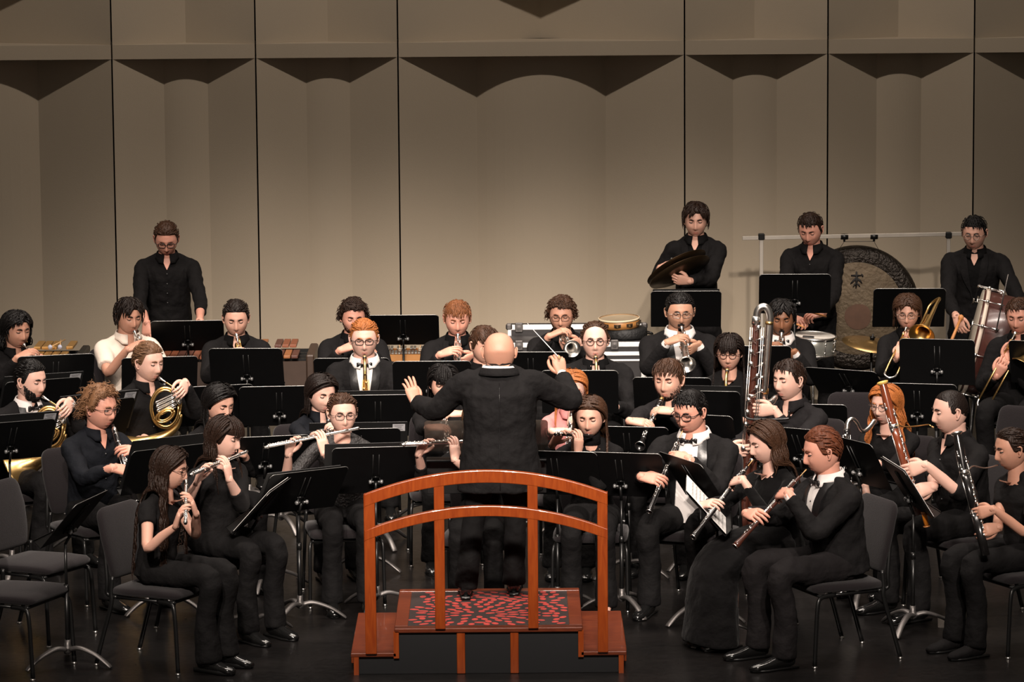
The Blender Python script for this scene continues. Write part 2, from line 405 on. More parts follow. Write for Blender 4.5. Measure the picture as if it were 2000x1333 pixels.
def make_hair(sp, R, c, hs, parent, mi_seed, torso_c):
    st = sp.get('hair', 'short'); col = hairmat(sp.get('hcol', 'brown')); wid = sp.get('wid', 1.0)
    if st == 'bald': return None
    T = lambda q: (np.asarray(q, float).reshape(-1, 3)*hs) @ R.T + c
    rr = random.Random(mi_seed); mb = MB()
    def HL(front, temple, side, back):
        def f(ph):
            a = abs(((ph+PI) % (2*PI))-PI)
            return float(np.interp(a, [0, 0.6, 1.0, 1.35, 1.65, 2.2, PI], [R_(front), R_(front*0.6+temple*0.4), R_(temple), R_(side+8), R_(side), R_(back*0.9), R_(back)]))
        return f
    long_ = st in ('long', 'longwavy', 'bangs', 'bob', 'shoulder')
    P_ = {'short': (52, 60, 88, 116, 0.012, 0.005, 0.0012), 'quiff': (50, 58, 86, 114, 0.024, 0.006, 0.0015), 'buzz': (47, 56, 84, 110, 0.004, 0.0015, 0.0),
          'mop': (53, 62, 94, 122, 0.020, 0.015, 0.003), 'curly': (50, 60, 92, 122, 0.017, 0.013, 0.003), 'frizz': (44, 58, 88, 124, 0.026, 0.024, 0.004),
          'balding': (33, 52, 92, 122, 0.010, 0.010, 0.0015), 'fringe': (57, 64, 92, 118, 0.016, 0.010, 0.0015), 'updo': (48, 58, 86, 116, 0.010, 0.008, 0.001),
          'ponytail': (47, 57, 86, 118, 0.008, 0.007, 0.001)}.get(st, (52 if st != 'bangs' else 73, 62 if st != 'bangs' else 70, 96, 126, 0.014, 0.014, 0.001))
    fr, te, si, ba, tt, ts, bm = P_
    hl = HL(fr, te, si, ba)
    hair_shell(mb, sp, hl, lambda t, ph: tt+(ts-tt)*min(1, t*1.25), bm, mi_seed, T)
    def surf(th, ph, o): 
        d = dirv(th, ph); return skull(d, wid)+d*o
    if st in ('short', 'quiff', 'fringe', 'mop', 'balding', 'updo', 'ponytail', 'curly', 'frizz'):
        n = {'short': 180, 'quiff': 190, 'fringe': 200, 'mop': 220, 'balding': 150, 'updo': 150, 'ponytail': 150, 'curly': 380, 'frizz': 340}[st]
        for k in range(n):
            ph = rr.uniform(-PI, PI); tm = hl(ph); th = tm*math.sqrt(rr.uniform(0.02, 0.97))
            t = th/tm; o = (tt+(ts-tt)*min(1, t*1.25))
            if st in ('curly', 'frizz'):
                p0 = surf(th, ph, o*0.4); d = dirv(th, ph); a = rr.uniform(0, 6.28); rad = rr.uniform(0.006, 0.012); tn = unit(np.cross(d, V(0.1, 0.2, 1))); bn = np.cross(d, tn); pts = []
                ln = rr.uniform(0.016, 0.036)*(1.25 if st == 'frizz' else 1.0)
                if st == 'frizz' and math.cos(ph) < 0.2: ln *= 1.5
                for i in range(8):
                    u = i/7; pts.append(p0+d*(ln*u)+tn*(rad*math.cos(a+u*7))+bn*(rad*math.sin(a+u*7))-V(0, 0, 0.018*u*u))
                lock(mb, pts, 0.0045 if st == 'curly' else 0.003, T, 4, 0.8)
            else:
                # combing direction: sideways/back (short, quiff) or forward (fringe, mop in front)
                part = sp.get('part', 0.5); pts = []; a, b = th, ph; steps = 6
                L = {'short': 0.035, 'quiff': 0.05, 'fringe': 0.055, 'mop': 0.06, 'balding': 0.05, 'updo': 0.05, 'ponytail': 0.06}[st]*rr.uniform(0.7, 1.2)
                pos = surf(a, b, o*0.75)
                for i in range(steps):
                    pts.append(pos+unit(pos)*(0.003*math.sin(i/(steps-1)*PI)+rr.uniform(0, 0.0012)))
                    down = unit(V(pos[0]*0.6, pos[1]*0.6, -0.05))
                    if st in ('quiff', 'updo', 'ponytail', 'balding'): flow = V(0.25*np.sign(pos[0]+part*0.05), 1.0, -0.25 if pos[1] < 0.03 else -1)
                    elif st == 'fringe': flow = V(0.35*part, -1.0, -0.9) if pos[1] < 0.01 else V(pos[0]*6, 0.3, -1)
                    elif st == 'mop': flow = V(math.copysign(0.7, pos[0]-0.02*part)+rr.uniform(-.4, .4), -0.5 if pos[1] < 0.02 else 0.4, -0.9)
                    else: flow = V(0.5*part, -0.25, -0.6) if pos[2] > 0.06 else V(0, 0.2, -1)
                    n_ = unit(pos/V(0.0745, 0.095, 0.116)**2); flow = flow-flow.dot(n_)*n_
                    pos = pos+unit(flow)*L/steps
                    dd = unit(pos); s0 = skull(dd, wid); lo = np.linalg.norm(s0)+o*(0.95 if st != 'mop' else 1.05)
                    pos = dd*lo
                    if st == 'fringe' and pos[2] < 0.036 and pos[1] < -0.03: break
                    if pos[2] < -0.075: break
                if len(pts) > 3: lock(mb, pts, 0.0042 if st != 'mop' else 0.006, T, 5, 0.45)
    if long_ or st == 'mop' and sp.get('hlen', 0):
        n = 230 if st != 'longwavy' else 300; HLn = sp.get('hlen', {'bob': 0.20, 'shoulder': 0.24}.get(st, 0.34)); wave = sp.get('wave', 0.0)
        pushed = sp.get('part', 0.0)*0.02
        Rt = R.T
        g = (V(0, 0, -1) @ R)  # gravity in head space
        for k in range(n):
            ph = rr.uniform(-PI, PI); a_ = abs(ph)
            bang = st == 'bangs' and a_ < 0.75
            th = rr.uniform(0.1, 0.95)*hl(ph) if not bang else rr.uniform(0.15, 0.6)*hl(ph)
            o = 0.015+rr.uniform(0, 0.008); pos = surf(th, ph, o); pts = [pos.copy()]
            seg = 0.0155; N = int(HLn*rr.uniform(0.8, 1.05)/seg)+6; phs = rr.uniform(0, 6.28)
            sgn = 1 if pos[0] > pushed else -1; front = a_ < sp.get('frontlock', 1.0)
            for i in range(N):
                if bang:
                    flow = V(pos[0]*3, -0.5 if pos[2] > 0.075 else -0.02, -1.0)
                    if pos[2] < 0.034: break
                else:
                    if pos[1] < 0.02 and pos[2] > 0.0: flow = V(sgn*1.0, 0.35, -0.55)
                    elif pos[2] > 0: flow = V(pos[0]*4, 0.2, -1)
                    else: flow = g+V(sgn*sp.get('spread', 0.06)*(1 if i < 22 else 0), 0.08 if abs(pos[0]) < 0.05 else 0, 0)
                if wave and pos[2] < 0.02: flow = unit(flow)+wave*V(math.cos(phs+i*0.8), math.sin(phs+i*0.8)*0.6, 0)
                pos = pos+unit(flow)*seg
                # stay outside the skull
                dd = unit(pos); s0 = np.linalg.norm(skull(dd, wid))+o
                if pos[2] > -0.035: pos = dd*s0
                elif np.linalg.norm(pos) < s0 and pos[2] > -0.09: pos = dd*s0
                if not bang and pos[1] < -0.03 and abs(pos[0]) < 0.066*wid and pos[2] < 0.058: pos[0] = sgn*0.070*wid; pos[1] = max(pos[1], -0.055)
                # stay outside neck and shoulders
                if pos[2] < -0.06:
                    q = pos[:2]-V(0, 0.02); rad = 0.066
                    if np.linalg.norm(q) < rad: q = q/np.linalg.norm(q)*rad; pos[0] = q[0]; pos[1] = q[1]+0.02
                if pos[2] < -0.09 and not bang:
                    q = T([pos])[0]; c7, up_, rt_, fw_, S_, fe_ = torso_c; rel = q-c7; h = rel.dot(up_); a2 = rel.dot(rt_); b2 = rel.dot(fw_)
                    if h < 0.03:
                        rx = (0.150 if fe_ else 0.175)*S_+0.012; ry = min(0.125, 0.070+0.45*max(0, 0.03-h))*S_+0.012
                        if abs(a2) < rx:
                            e_ = ry*math.sqrt(1-(a2/rx)**2); sg_ = 1 if front else -1
                            if b2*sg_ < e_:
                                q = q+fw_*((e_*sg_-b2)*0.6); pos = ((q-c) @ R)/hs
                pts.append(pos.copy())
            if len(pts) > 3: lock(mb, pts, 0.0068 if not bang else 0.0055, T, 5, 0.4)
    if st == 'ponytail' or st == 'updo':
        b = MB(); ball(b, (0, 0.112, 0.028 if st == 'updo' else 0.01), (0.036, 0.03, 0.034), 12); mb.add(T(b.verts()), b.f)
    return mb.build('hair', col, parent)
def make_glasses(sp, R, c, hs, parent):
    T = lambda q: (np.asarray(q, float).reshape(-1, 3)*hs) @ R.T + c
    g = MB(); kind = sp['glasses']; wid = sp.get('wid', 1.0)
    r = (0.0225, 0.0205) if 'round' in kind else (0.0255, 0.0175); sq = 2.0 if 'round' in kind else 3.2
    th = 0.0016 if 'thin' in kind or 'wire' in kind else 0.0024
    y0 = -0.0985; lens = MB()
    for s in (-1, 1):
        pts = []
        for i in range(21):
            a = 2*PI*i/20; cx = math.copysign(abs(math.cos(a))**(2/sq), math.cos(a)); cz = math.copysign(abs(math.sin(a))**(2/sq), math.sin(a))
            x_ = s*0.0305+cx*r[0]; pts.append(V(x_, y0+0.02*(abs(x_)/0.055)**3*0.6, 0.007+cz*r[1]))
        tube(g, T(pts), th*hs, 5, cap=False)
        lens.add(T([V(s*0.0305, y0+0.002, 0.007)]+[p_ for p_ in pts[:-1]]), [[0, 1+i, 1+(i+1) % 20] for i in range(20)])
        tube(g, T(spline([(s*(0.0305+r[0]), y0+0.012, 0.012), (s*0.071*wid, -0.075, 0.013), (s*0.078*wid, -0.02, 0.014), (s*0.079*wid, 0.012, 0.006)], 4)), th*hs, 5)
    tube(g, T([(-0.009, y0, 0.010), (0, y0-0.004, 0.013), (0.009, y0, 0.010)]), th*hs, 5)
    m_ = {'black': mat('black_acetate', (0.012, 0.009, 0.009), 0.25), 'brown': mat('brown_acetate', (0.05, 0.02, 0.012), 0.3), 'wire': mat('wire_rim', (0.35, 0.3, 0.27), 0.3, 0.9)}[kind.split('_')[-1]]
    fo = g.build('glasses', m_, parent)
    lens.build('lens', M_lens, fo)
def make_beard(sp, R, c, hs, parent, seed):
    T = lambda q: (np.asarray(q, float).reshape(-1, 3)*hs) @ R.T + c
    k = sp['beard']; mb = MB(); rr = random.Random(seed)
    n = {'full': 620, 'stubble': 520, 'moustache': 60, 'goatee': 130}[k]
    for _ in range(n):
        if k in ('full', 'stubble'):
            ph = rr.uniform(-1.35, 1.35); a = abs(ph); th = R_(rr.uniform(122 if a < 0.5 else np.interp(a, [0.5, 1.35], [118, 92]), 158))
        elif k == 'moustache': ph = rr.uniform(-0.32, 0.32); th = R_(rr.uniform(116, 120)+abs(ph)*14)
        else: ph = rr.uniform(-0.30, 0.30); th = R_(rr.choice([rr.uniform(116, 120)+abs(ph)*10, rr.uniform(136, 152)]))
        d = dirv(th, ph); p = skull(d, sp.get('wid', 1.0))
        if abs(p[0]) < 0.027 and abs(p[2]+0.0697) < 0.0105: continue
        extra = 0.006*math.exp(-(p[0]/0.022)**2)
        p = p+V(0, -extra, 0)
        L = 0.008 if k != 'stubble' else 0.003
        w = 0.0038 if k != 'stubble' else 0.0022
        tube(mb, T([p-d*0.002, p+d*L*0.5+V(0, 0, -0.002), p+d*L*0.8+V(0, 0, -L*0.8)]), np.array([w, w*0.8, w*0.25])*hs, 4, cap=False)
    mb.build('beard', hairmat(sp.get('bcol', sp.get('hcol', 'brown'))), parent)
def make_brows(sp, R, c, hs, parent):
    T = lambda q: (np.asarray(q, float).reshape(-1, 3)*hs) @ R.T + c
    for s in (-1, 1):
        mb = MB(); pts = spline([(s*0.014, -0.0945, 0.0265), (s*0.029, -0.0925, 0.0315), (s*0.044, -0.081, 0.0275)], 4)
        tube(mb, T(pts), np.stack([lerp_r([0.0036, 0.0042, 0.0018], 9), lerp_r([0.0026, 0.0026, 0.0014], 9)], 1)*hs, 6, ref=R @ V(0, 0, 1))
        mb.build('eyebrow', hairmat(sp.get('bcol', sp.get('hcol', 'brown'))), parent)

def project_patch(bvh, pts2, origin, axes, off, thick=0.0):
    """pts2: grid (n,m,2) in chest plane (right, up); rays along -axes[2] onto the garment"""
    n, m_, _ = pts2.shape; out = np.zeros((n, m_, 3)); X, Z, N = axes
    last = None
    for i in range(n):
        for j in range(m_):
            q = origin+X*pts2[i, j, 0]+Z*pts2[i, j, 1]; o = q+N*0.6
            h = bvh.ray_cast(Vector(o), Vector(-N), 1.2)
            if h[0] is not None: d_ = 0.6-h[3]; last = d_
            else: d_ = last if last is not None else 0.1
            out[i, j] = q+N*(d_+off)
    # smooth along the grid
    return out
def grid_mb(mb, g, thick=0.0, N=None, mi=0):
    n, m_, _ = g.shape; f = [[i*m_+j, i*m_+j+1, (i+1)*m_+j+1, (i+1)*m_+j] for i in range(n-1) for j in range(m_-1)]
    mb.add(g.reshape(-1, 3), f, mi)
    if thick:
        k = g-N*thick
        for E in ((g[0], k[0]), (g[-1], k[-1]), (g[:, 0], k[:, 0]), (g[:, -1], k[:, -1])):
            a, b = E; q = len(a); mb.add(np.concatenate([a, b]), [[i, i+1, q+i+1, q+i] for i in range(q-1)], mi)

PEOPLE = {}
HEADK = 1.10
def rig(sp):
    S = sp.get('S', 1.0); fem = sp.get('fem', 0); st = sp.get('stand', 0)
    lean = R_(sp.get('lean', 6)); side = R_(sp.get('side', 0))
    hipz = 0.93*S if st else 0.55
    P0 = V(0, 0.03 if not st else 0.0, hipz)
    up = V(math.sin(side), -math.sin(lean)*math.cos(side), math.cos(lean)*math.cos(side))
    C7 = P0+up*(0.475*S if not st else 0.50*S)
    hw = (0.172 if not fem else 0.152)*S*sp.get('broad', 1.0)
    hy = R_(sp.get('hyaw', 0)); hp = R_(sp.get('hp', 10)); ht = R_(sp.get('tilt', 0))
    Rh = rotz(hy) @ rotx(hp) @ roty(ht)   # +hp tips the face down
    hs = (0.985 if not fem else 0.935)*(0.5+0.5*S)*sp.get('hs', 1.0)*HEADK
    Hc = C7+up*(0.048-sp.get('nd', 0))+V(0, -0.012, 0)+(rotz(hy) @ rotx(hp*0.6) @ V(0, -0.025, 0.098))*hs*(0.35+0.65/HEADK)
    return dict(S=S, P0=P0, up=up, C7=C7, hw=hw, Rh=Rh, hs=hs, H=Hc, mouth=Hc+Rh @ (V(0, -0.101, -0.069)*hs))

def person(key, sp):
    """creates the body mesh object (root) with clothing as children. sp['hands'] filled: list of (side, grip, axis, back, curl) in WORLD"""
    g = rig(sp); S = g['S']; fem = sp.get('fem', 0); st = sp.get('stand', 0)
    yaw = R_(sp.get('yaw', 0)); Rz = rotz(yaw); root = sp['_root']
    toL = lambda q: (np.asarray(q, float)-root) @ Rz      # world -> local
    vL = lambda q: np.asarray(q, float) @ Rz
    up, C7, P0, hw = g['up'], g['C7'], g['P0'], g['hw']
    fwd = unit(np.cross(V(1, 0, 0), up)); fwd = fwd if fwd[1] < 0 else -fwd
    right = unit(np.cross(up, -fwd)) ; right = right if right[0] > 0 else -right
    sh = {s: C7-up*(0.088*S)+right*s*hw-fwd*0.005 for s in (-1, 1)}
    near = sp.get('_near', True)
    # ---- arms
    arms = {}
    l1, l2 = 0.285*S, 0.255*S
    hsz = (1.06 if not fem else 0.95)*(0.55+0.45*S)
    for (s, grip, axis, back, curl) in sp['hands']:
        if isinstance(axis, tuple):          # free hand: (side, wrist, ('F', finger direction), back of hand, curl)
            f_ = unit(vL(axis[1])); b = vL(back); z = unit(b-b.dot(f_)*f_); yv = np.cross(z, f_)*(-1 if s > 0 else 1); wr = toL(grip)
            pole = np.asarray(sp.get('pole%d' % s, V(s*0.55, 0.15, -1.0)), float)
            arms[s] = (sh[s], ik(sh[s], wr, l1, l2, pole), wr, (f_, yv, z), curl); continue
        gp = toL(grip); a = unit(vL(axis)); b = vL(back)
        z = unit(b-b.dot(a)*a); guess = sh[s]+V(s*0.12, -0.05, -0.28)*S
        f_ = np.cross(a, z)
        if f_.dot(gp-guess) < 0: f_ = -f_
        yv = np.cross(z, f_)          # left of forward seen from the back of the hand
        if s > 0: yv = -yv            # person's left hand (local +X): thumb on the other side
        F = (f_, yv, z)
        wr = gp-(f_*0.105-z*0.030)*hsz
        pole = np.asarray(sp.get('pole%d' % s, V(s*0.55, 0.15, -1.0)), float)
        el = ik(sh[s], wr, l1, l2, pole)
        arms[s] = (sh[s], el, wr, F, curl)
    for s in (-1, 1):
        if s not in arms:
            wr = V(s*0.13, -0.28, 0.64) if not st else V(s*0.25, -0.08, 0.82*S)
            el = ik(sh[s], wr, l1, l2, V(s*0.5, 0.5, -0.6)); d = unit(wr-el)
            z = unit(np.cross(d, V(-s, 0, 0))); z = z if z[2] > 0 or z[1] < 0 else -z
            yv = np.cross(z, d)*(-1 if s > 0 else 1)
            arms[s] = (sh[s], el, wr, (d, yv, z), 0.35)
    # ---- legs
    legs = {}
    for s in (-1, 1):
        if st:
            stc = sp.get('stance', 0.10); lsx = sp.get('legx', 0.0); hip = P0+V(s*0.085*S, 0, -0.02); an = V(s*stc+lsx, 0.02+sp.get('step', 0)*s*0.5, 0.09)
            kn = (hip+an)/2+V(s*0.01, -0.03, 0)
        else:
            kx = sp.get('knee', 0.15 if not fem else (0.10 if not sp.get('skirt') else 0.065))
            hip = V(s*0.085*S, 0.02, 0.545); kn = V(s*kx, -0.40*S, 0.525+0.01); ft = sp.get('feet', 0.0)
            an = V(s*kx*1.05, -0.38*S-ft*(1 if s > 0 else 0.75), 0.095)
        legs[s] = (hip, kn, an)
    # ---- body mesh (continuous figure)
    mb = MB(); tone = skin(sp.get('skin', 'fair'))
    add_head(mb, g['Rh'], g['H'], g['hs'], sp)
    nk = (0.0610 if not fem else 0.049)*(0.6+0.4*S)*sp.get('neck', 1.0)
    hb = g['H']+g['Rh'] @ V(0, 0.028, -0.055)*g['hs']
    tube(mb, spline([C7-up*0.07+fwd*0.005, C7-up*0.01+fwd*0.012, (C7+up*0.03+hb)/2+fwd*0.006, hb], 4), lerp_r([nk*1.5, nk*1.12, nk, nk*0.98], 13), 16, ref=(1, 0, 0))
    # chest and shoulders of the body
    ks = [0, 0.25, 0.5, 0.75, 0.9, 0.97]
    L = np.linalg.norm(C7-P0); bw = sp.get('broad', 1.0)
    wd = [(0.145, 0.10), (0.125, 0.095), (0.135, 0.10), (0.15, 0.10), (0.13, 0.075), (0.07, 0.05)]
    tube(mb, [P0+up*L*k for k in ks], [(a*S*bw*0.93*(0.9 if fem else 1), b*S*bw*0.88) for a, b in wd], 18, ref=right)
    for s in (-1, 1):
        a_, e_, w_, F, cu = arms[s]
        nd = F[0]*0.02
        tube(mb, spline([a_-V(s*0.03, 0, 0), a_, a_*0.5+e_*0.5, e_, e_*0.5+w_*0.5, w_-F[0]*0.012, w_+F[0]*0.004], 3),
             lerp_r([0.04, 0.046 if not fem else 0.040, 0.042 if not fem else 0.036, 0.035 if not fem else 0.030, 0.034 if not fem else 0.029, 0.024 if not fem else 0.020, 0.0225 if not fem else 0.019], 19)*(0.5+0.5*S)*sp.get('arm', 1.0), 12)
        add_hand(mb, w_, F, s, cu, hsz)
        h_, k_, n_ = legs[s]
        tube(mb, spline([h_, h_*0.5+k_*0.5, k_, k_*0.5+n_*0.5+V(0, 0.02, 0), n_, n_+V(0, -0.03, -0.05)], 3), lerp_r([0.075, 0.066, 0.048, 0.046, 0.032, 0.03], 16)*(0.5+0.5*S), 10)
    ob = mb.build('person', tone)
    ob.location = root; ob.rotation_euler = (0, 0, yaw)
    tag(ob, sp['label'], 'person')
    ob['group'] = sp.get('group', 'members of the wind band')
    # ---- hair, glasses, beard
    make_hair(sp, g['Rh'], g['H'], g['hs'], ob, abs(hash_(key)) % 9999, (C7, up, right, fwd, S, fem))
    if sp.get('hair') != 'bald': make_brows(sp, g['Rh'], g['H'], g['hs'], ob)
    if sp.get('glasses'): make_glasses(sp, g['Rh'], g['H'], g['hs'], ob)
    if sp.get('beard'): make_beard(sp, g['Rh'], g['H'], g['hs'], ob, 5)
    # ---- top garment
    out = sp.get('outfit', 'shirt'); top = MB()
    jk = out in ('tux', 'blazer'); tk = 0.008+(0.010 if jk else 0.0)
    sl = {'tux': 0.97, 'blazer': 0.97, 'shirt': 0.96, 'rolled': 0.74, 'tee': 0.26, 'polo': 0.36, 'dress': 0.9, 'turtleneck': 0.95, 'threequarter': 0.74, 'lace': 0.66, 'cuffed': 0.80}[out]
    sl = sp.get('sleeve', sl)
    belly = sp.get('belly', 1.0); gi = sp.get('girth', 1.0)
    sect = [(-0.10, 0.165, 0.135), (0.02, 0.160, 0.128*belly), (0.25, 0.150, 0.120*belly), (0.5, 0.157, 0.122), (0.70, 0.165, 0.120), (0.82, 0.155, 0.104), (0.92, 0.118, 0.078), (1.0, 0.076, 0.064), (1.05, 0.060, 0.058)]
    if fem: sect = [(-0.08, 0.155, 0.125), (0.05, 0.145, 0.115*belly), (0.28, 0.120, 0.10*belly), (0.52, 0.132, 0.112), (0.70, 0.140, 0.120), (0.83, 0.128, 0.088), (0.93, 0.092, 0.062), (1.0, 0.06, 0.052)]
    if jk and st: sect = [(-0.52, 0.185, 0.135), (-0.30, 0.178, 0.130)]+sect
    if out in ('tee', 'dress', 'lace', 'threequarter'): sect = sect[:-1]
    tube(top, spline([P0+up*L*k-fwd*0.004 for k, _, _ in sect], 2), np.stack([lerp_r([a*(gi if k < 0.8 else 1) for k, a, _ in sect], 2*len(sect)-1), lerp_r([b*(gi if k < 0.8 else 1) for k, _, b in sect], 2*len(sect)-1)], 1)*S*bw+tk*0.5, 22, ref=right, sq=2.25)
    bvh = top.bvh()
    for s in (-1, 1):
        a_, e_, w_, F, cu = arms[s]
        tube(top, [C7+up*0.005-right*s*0*0, C7*0.5+a_*0.5+up*0.012, a_], np.array([0.046, 0.048, 0.052])*(1 if not fem else 0.8), 12)
        full = spline([a_-right*s*0.075-up*0.01, a_, a_*0.5+e_*0.5, e_, e_*0.5+w_*0.5, w_], 5); n = len(full)
        rad = lerp_r([0.066, 0.062, 0.058, 0.053, 0.046, 0.036] if not fem else [0.052, 0.049, 0.046, 0.042, 0.036, 0.029], n)*(0.5+0.5*S)*sp.get('arm', 1.0)+(0.006 if jk else 0.0)
        cut = max(7, int(round(5+(n-5)*sl)))
        if out in ('tee', 'polo'): rad = rad*1.12
        tube(top, full[:cut], rad[:cut], 14)
        if sl > 0.9 and out in ('tux',) or sp.get('cuff'):
            cm = MB(); c0 = full[min(cut-1, n-1)]; tube(cm, [c0-unit(w_-e_)*0.01, c0+unit(w_-e_)*0.028], [0.033*(0.5+0.5*S), 0.031*(0.5+0.5*S)], 14, cap=False)
            cm.build('shirt_cuff', M_white, ob, label='white shirt cuff')
    if st and jk:
        pass
    gm = sp.get('gmat', M_jacket if jk else M_cloth)
    name = {'tux': 'jacket', 'blazer': 'jacket', 'dress': 'dress', 'tee': 'top', 'polo': 'polo_shirt', 'turtleneck': 'top', 'threequarter': 'top', 'lace': 'top'}.get(out, 'shirt')
    to = top.build(name, gm, ob)
    vx = 0.0095 if near else 0.013
    md = to.modifiers.new('r', 'REMESH'); md.mode = 'VOXEL'; md.voxel_size = vx; md.use_smooth_shade = True
    ms = to.modifiers.new('s', 'SMOOTH'); ms.iterations = 4; ms.factor = 0.5
    if near and out != 'lace':
        tx = bpy.data.textures.get('folds') or bpy.data.textures.new('folds', 'CLOUDS'); tx.noise_scale = 0.075; tx.noise_depth = 1
        dm = to.modifiers.new('d', 'DISPLACE'); dm.texture = tx; dm.strength = 0.020 if not fem else 0.012; dm.mid_level = 0.5; dm.texture_coords = 'LOCAL'
    # ---- collar, lapels, shirt front
    org = C7-up*0.04; axes = (right, up, unit(fwd))
    N = axes[2]
    if out in ('tux', 'blazer') and not sp.get('backview'):
        op = sp.get('open', 0); low = (-0.30 if not op else -0.44)*S
        rows = 12; G_ = np.zeros((rows, 7, 2))
        for i in range(rows):
            t = i/(rows-1); wv = (0.062*(1-t)**0.8+0.004)*S if not op else (0.060+0.03*t)*S
            for j in range(7): G_[i, j] = ((j/6-0.5)*2*wv, 0.02+(low-0.02)*t)
        gg = project_patch(bvh, G_, org, axes, 0.011)
        sm = MB(); grid_mb(sm, gg)
        sm.build('dress_shirt', M_white if out == 'tux' else sp.get('under', M_under), ob, label='white pleated dress shirt front' if out == 'tux' else None)
        lp = MB()
        for s in (-1, 1):
            G_ = np.zeros((rows, 5, 2))
            for i in range(rows):
                t = i/(rows-1); wi = (0.058*(1-t)**0.8+0.002)*S if not op else (0.056+0.026*t)*S; wo = wi+(0.012+0.046*math.sin(min(1, t*1.05+0.16)*PI)**0.8)*S
                if 0.22 < t < 0.32: wo -= 0.006
                for j in range(5): G_[i, j] = (s*(wi+(wo-wi)*j/4), 0.035+(low-0.035)*t)
            gg = project_patch(bvh, G_, org, axes, 0.022); grid_mb(lp, gg, 0.016, N)
        lp.build('lapels', M_satin if out == 'tux' else gm, ob)
    if out in ('shirt', 'rolled', 'cuffed', 'polo', 'blazer', 'tux'):
        cl = MB(); CK = 0.45 if sp.get('backview') else 1.0; cr = nk*1.20+0.003; cc = C7+up*(0.022 if not sp.get('backview') else 0.012)+fwd*0.010
        for s in (-1, 1):
            g2 = np.zeros((9, 4, 3))
            for i in range(9):
                ang = PI-(PI-0.25)*(i/8); dx = math.sin(ang)*s; dy = math.cos(ang)
                for j in range(4):
                    k = j/3; r_ = cr+0.022*k+(0.012*k if i > 6 else 0)
                    g2[i, j] = cc+right*dx*r_+fwd*(dy*r_)+up*(0.026-0.046*k-(0.018*k if i > 6 else 0)-0.016*(i/8))*CK
            grid_mb(cl, g2)
        co = cl.build('collar', M_white if out == 'tux' or sp.get('backview') else (M_polo if out == 'polo' else sp.get('cmat', gm if not jk else M_under)), ob)
        so = co.modifiers.new('s', 'SOLIDIFY'); so.thickness = 0.004
    if out in ('shirt', 'rolled', 'polo', 'blazer', 'cuffed', 'dress', 'tee', 'lace', 'threequarter') and not sp.get('backview'):
        dp = {'lace': 0.13, 'dress': 0.06, 'tee': 0.05, 'threequarter': 0.06}.get(out, 0.075)*S; wd_ = {'lace': 0.062, 'dress': 0.040, 'tee': 0.038, 'threequarter': 0.042}.get(out, 0.034)*S
        G_ = np.zeros((8, 7, 2))
        for i in range(8):
            t = i/7
            for j in range(7): G_[i, j] = ((j/6-0.5)*2*wd_*(1-t**1.4*0.97), (0.018 if fem or out == 'tee' else 0.040)*(1-t)+(0.035-dp)*t)
        gg = project_patch(bvh, G_, org, axes, 0.0135+(0.010 if jk else 0)); sm = MB(); grid_mb(sm, gg); sm.build('bare_throat', tone[0], ob, label='bare skin in the open neckline')
    if sp.get('backview'):
        jc = MB(); cc2 = C7-up*0.004+fwd*0.006; g2 = np.zeros((17, 4, 3))
        for i in range(17):
            ang = PI+(i-8)/8*2.3
            for j in range(4):
                k = j/3; r_ = nk*1.27+0.017+0.026*k; g2[i, j] = cc2+right*math.sin(ang)*r_+fwd*math.cos(ang)*r_+up*(0.018-0.042*k)
        grid_mb(jc, g2); jo = jc.build('jacket_collar', gm, ob); so = jo.modifiers.new('s', 'SOLIDIFY'); so.thickness = 0.006
        bs_ = MB(); pts = []
        for i in range(18):
            q = org-up*(0.03+0.036*i); h = bvh.ray_cast(Vector(q-N*0.6), Vector(N), 1.2)
            if h[0] is not None: pts.append(np.array(h[0])-N*0.006)
        if len(pts) > 3: tube(bs_, pts, 0.0025, 5); bs_.build('back_seam', M_satin, ob)
    if out == 'turtleneck':
        t2 = MB(); tube(t2, [C7-up*0.02+fwd*0.010, C7+up*0.03+fwd*0.010, C7+up*0.065+fwd*0.014], [nk*1.4, nk*1.16, nk*1.14], 18, ref=(1, 0, 0)); t2.build('roll_neck', gm, ob)
    if out == 'tux' and not sp.get('backview'):
        bt = MB(); bc = org+N*0.0+up*0.028
        h = bvh.ray_cast(Vector(bc+N*0.6), Vector(-N), 1.2); bc = bc+N*((0.6-h[3]) if h[0] is not None else 0.08)+N*0.024
        for s in (-1, 1):
            tube(bt, [bc+right*s*0.004, bc+right*s*0.022, bc+right*s*0.042, bc+right*s*0.054], [(0.007, 0.006), (0.013, 0.007), (0.021, 0.008), (0.019, 0.005)], 10, ref=up, sq=3)
        ball(bt, bc, 0.009, 8)
        bt.build('bow_tie', M_satin, ob)
    # ---- buttons on shirts
    if out in ('shirt', 'rolled', 'tux') and not sp.get('backview'):
        bb = MB()
        for i in range(4 if out != 'tux' else 2):
            q = org-up*(0.07+0.075*i)*S; h = bvh.ray_cast(Vector(q+N*0.6), Vector(-N), 1.2)
            if h[0] is not None: ball(bb, np.array(h[0])+N*(0.011 if out != 'tux' else 0.013), (0.0045, 0.0045, 0.0045), 6)
        if bb.n: bb.build('buttons', mat('pearl_button', (0.12, 0.12, 0.12), 0.3) if out != 'tux' else M_ebony, ob)
    # ---- trousers or skirt
    tr = MB(); tm = sp.get('tmat', M_trouser)
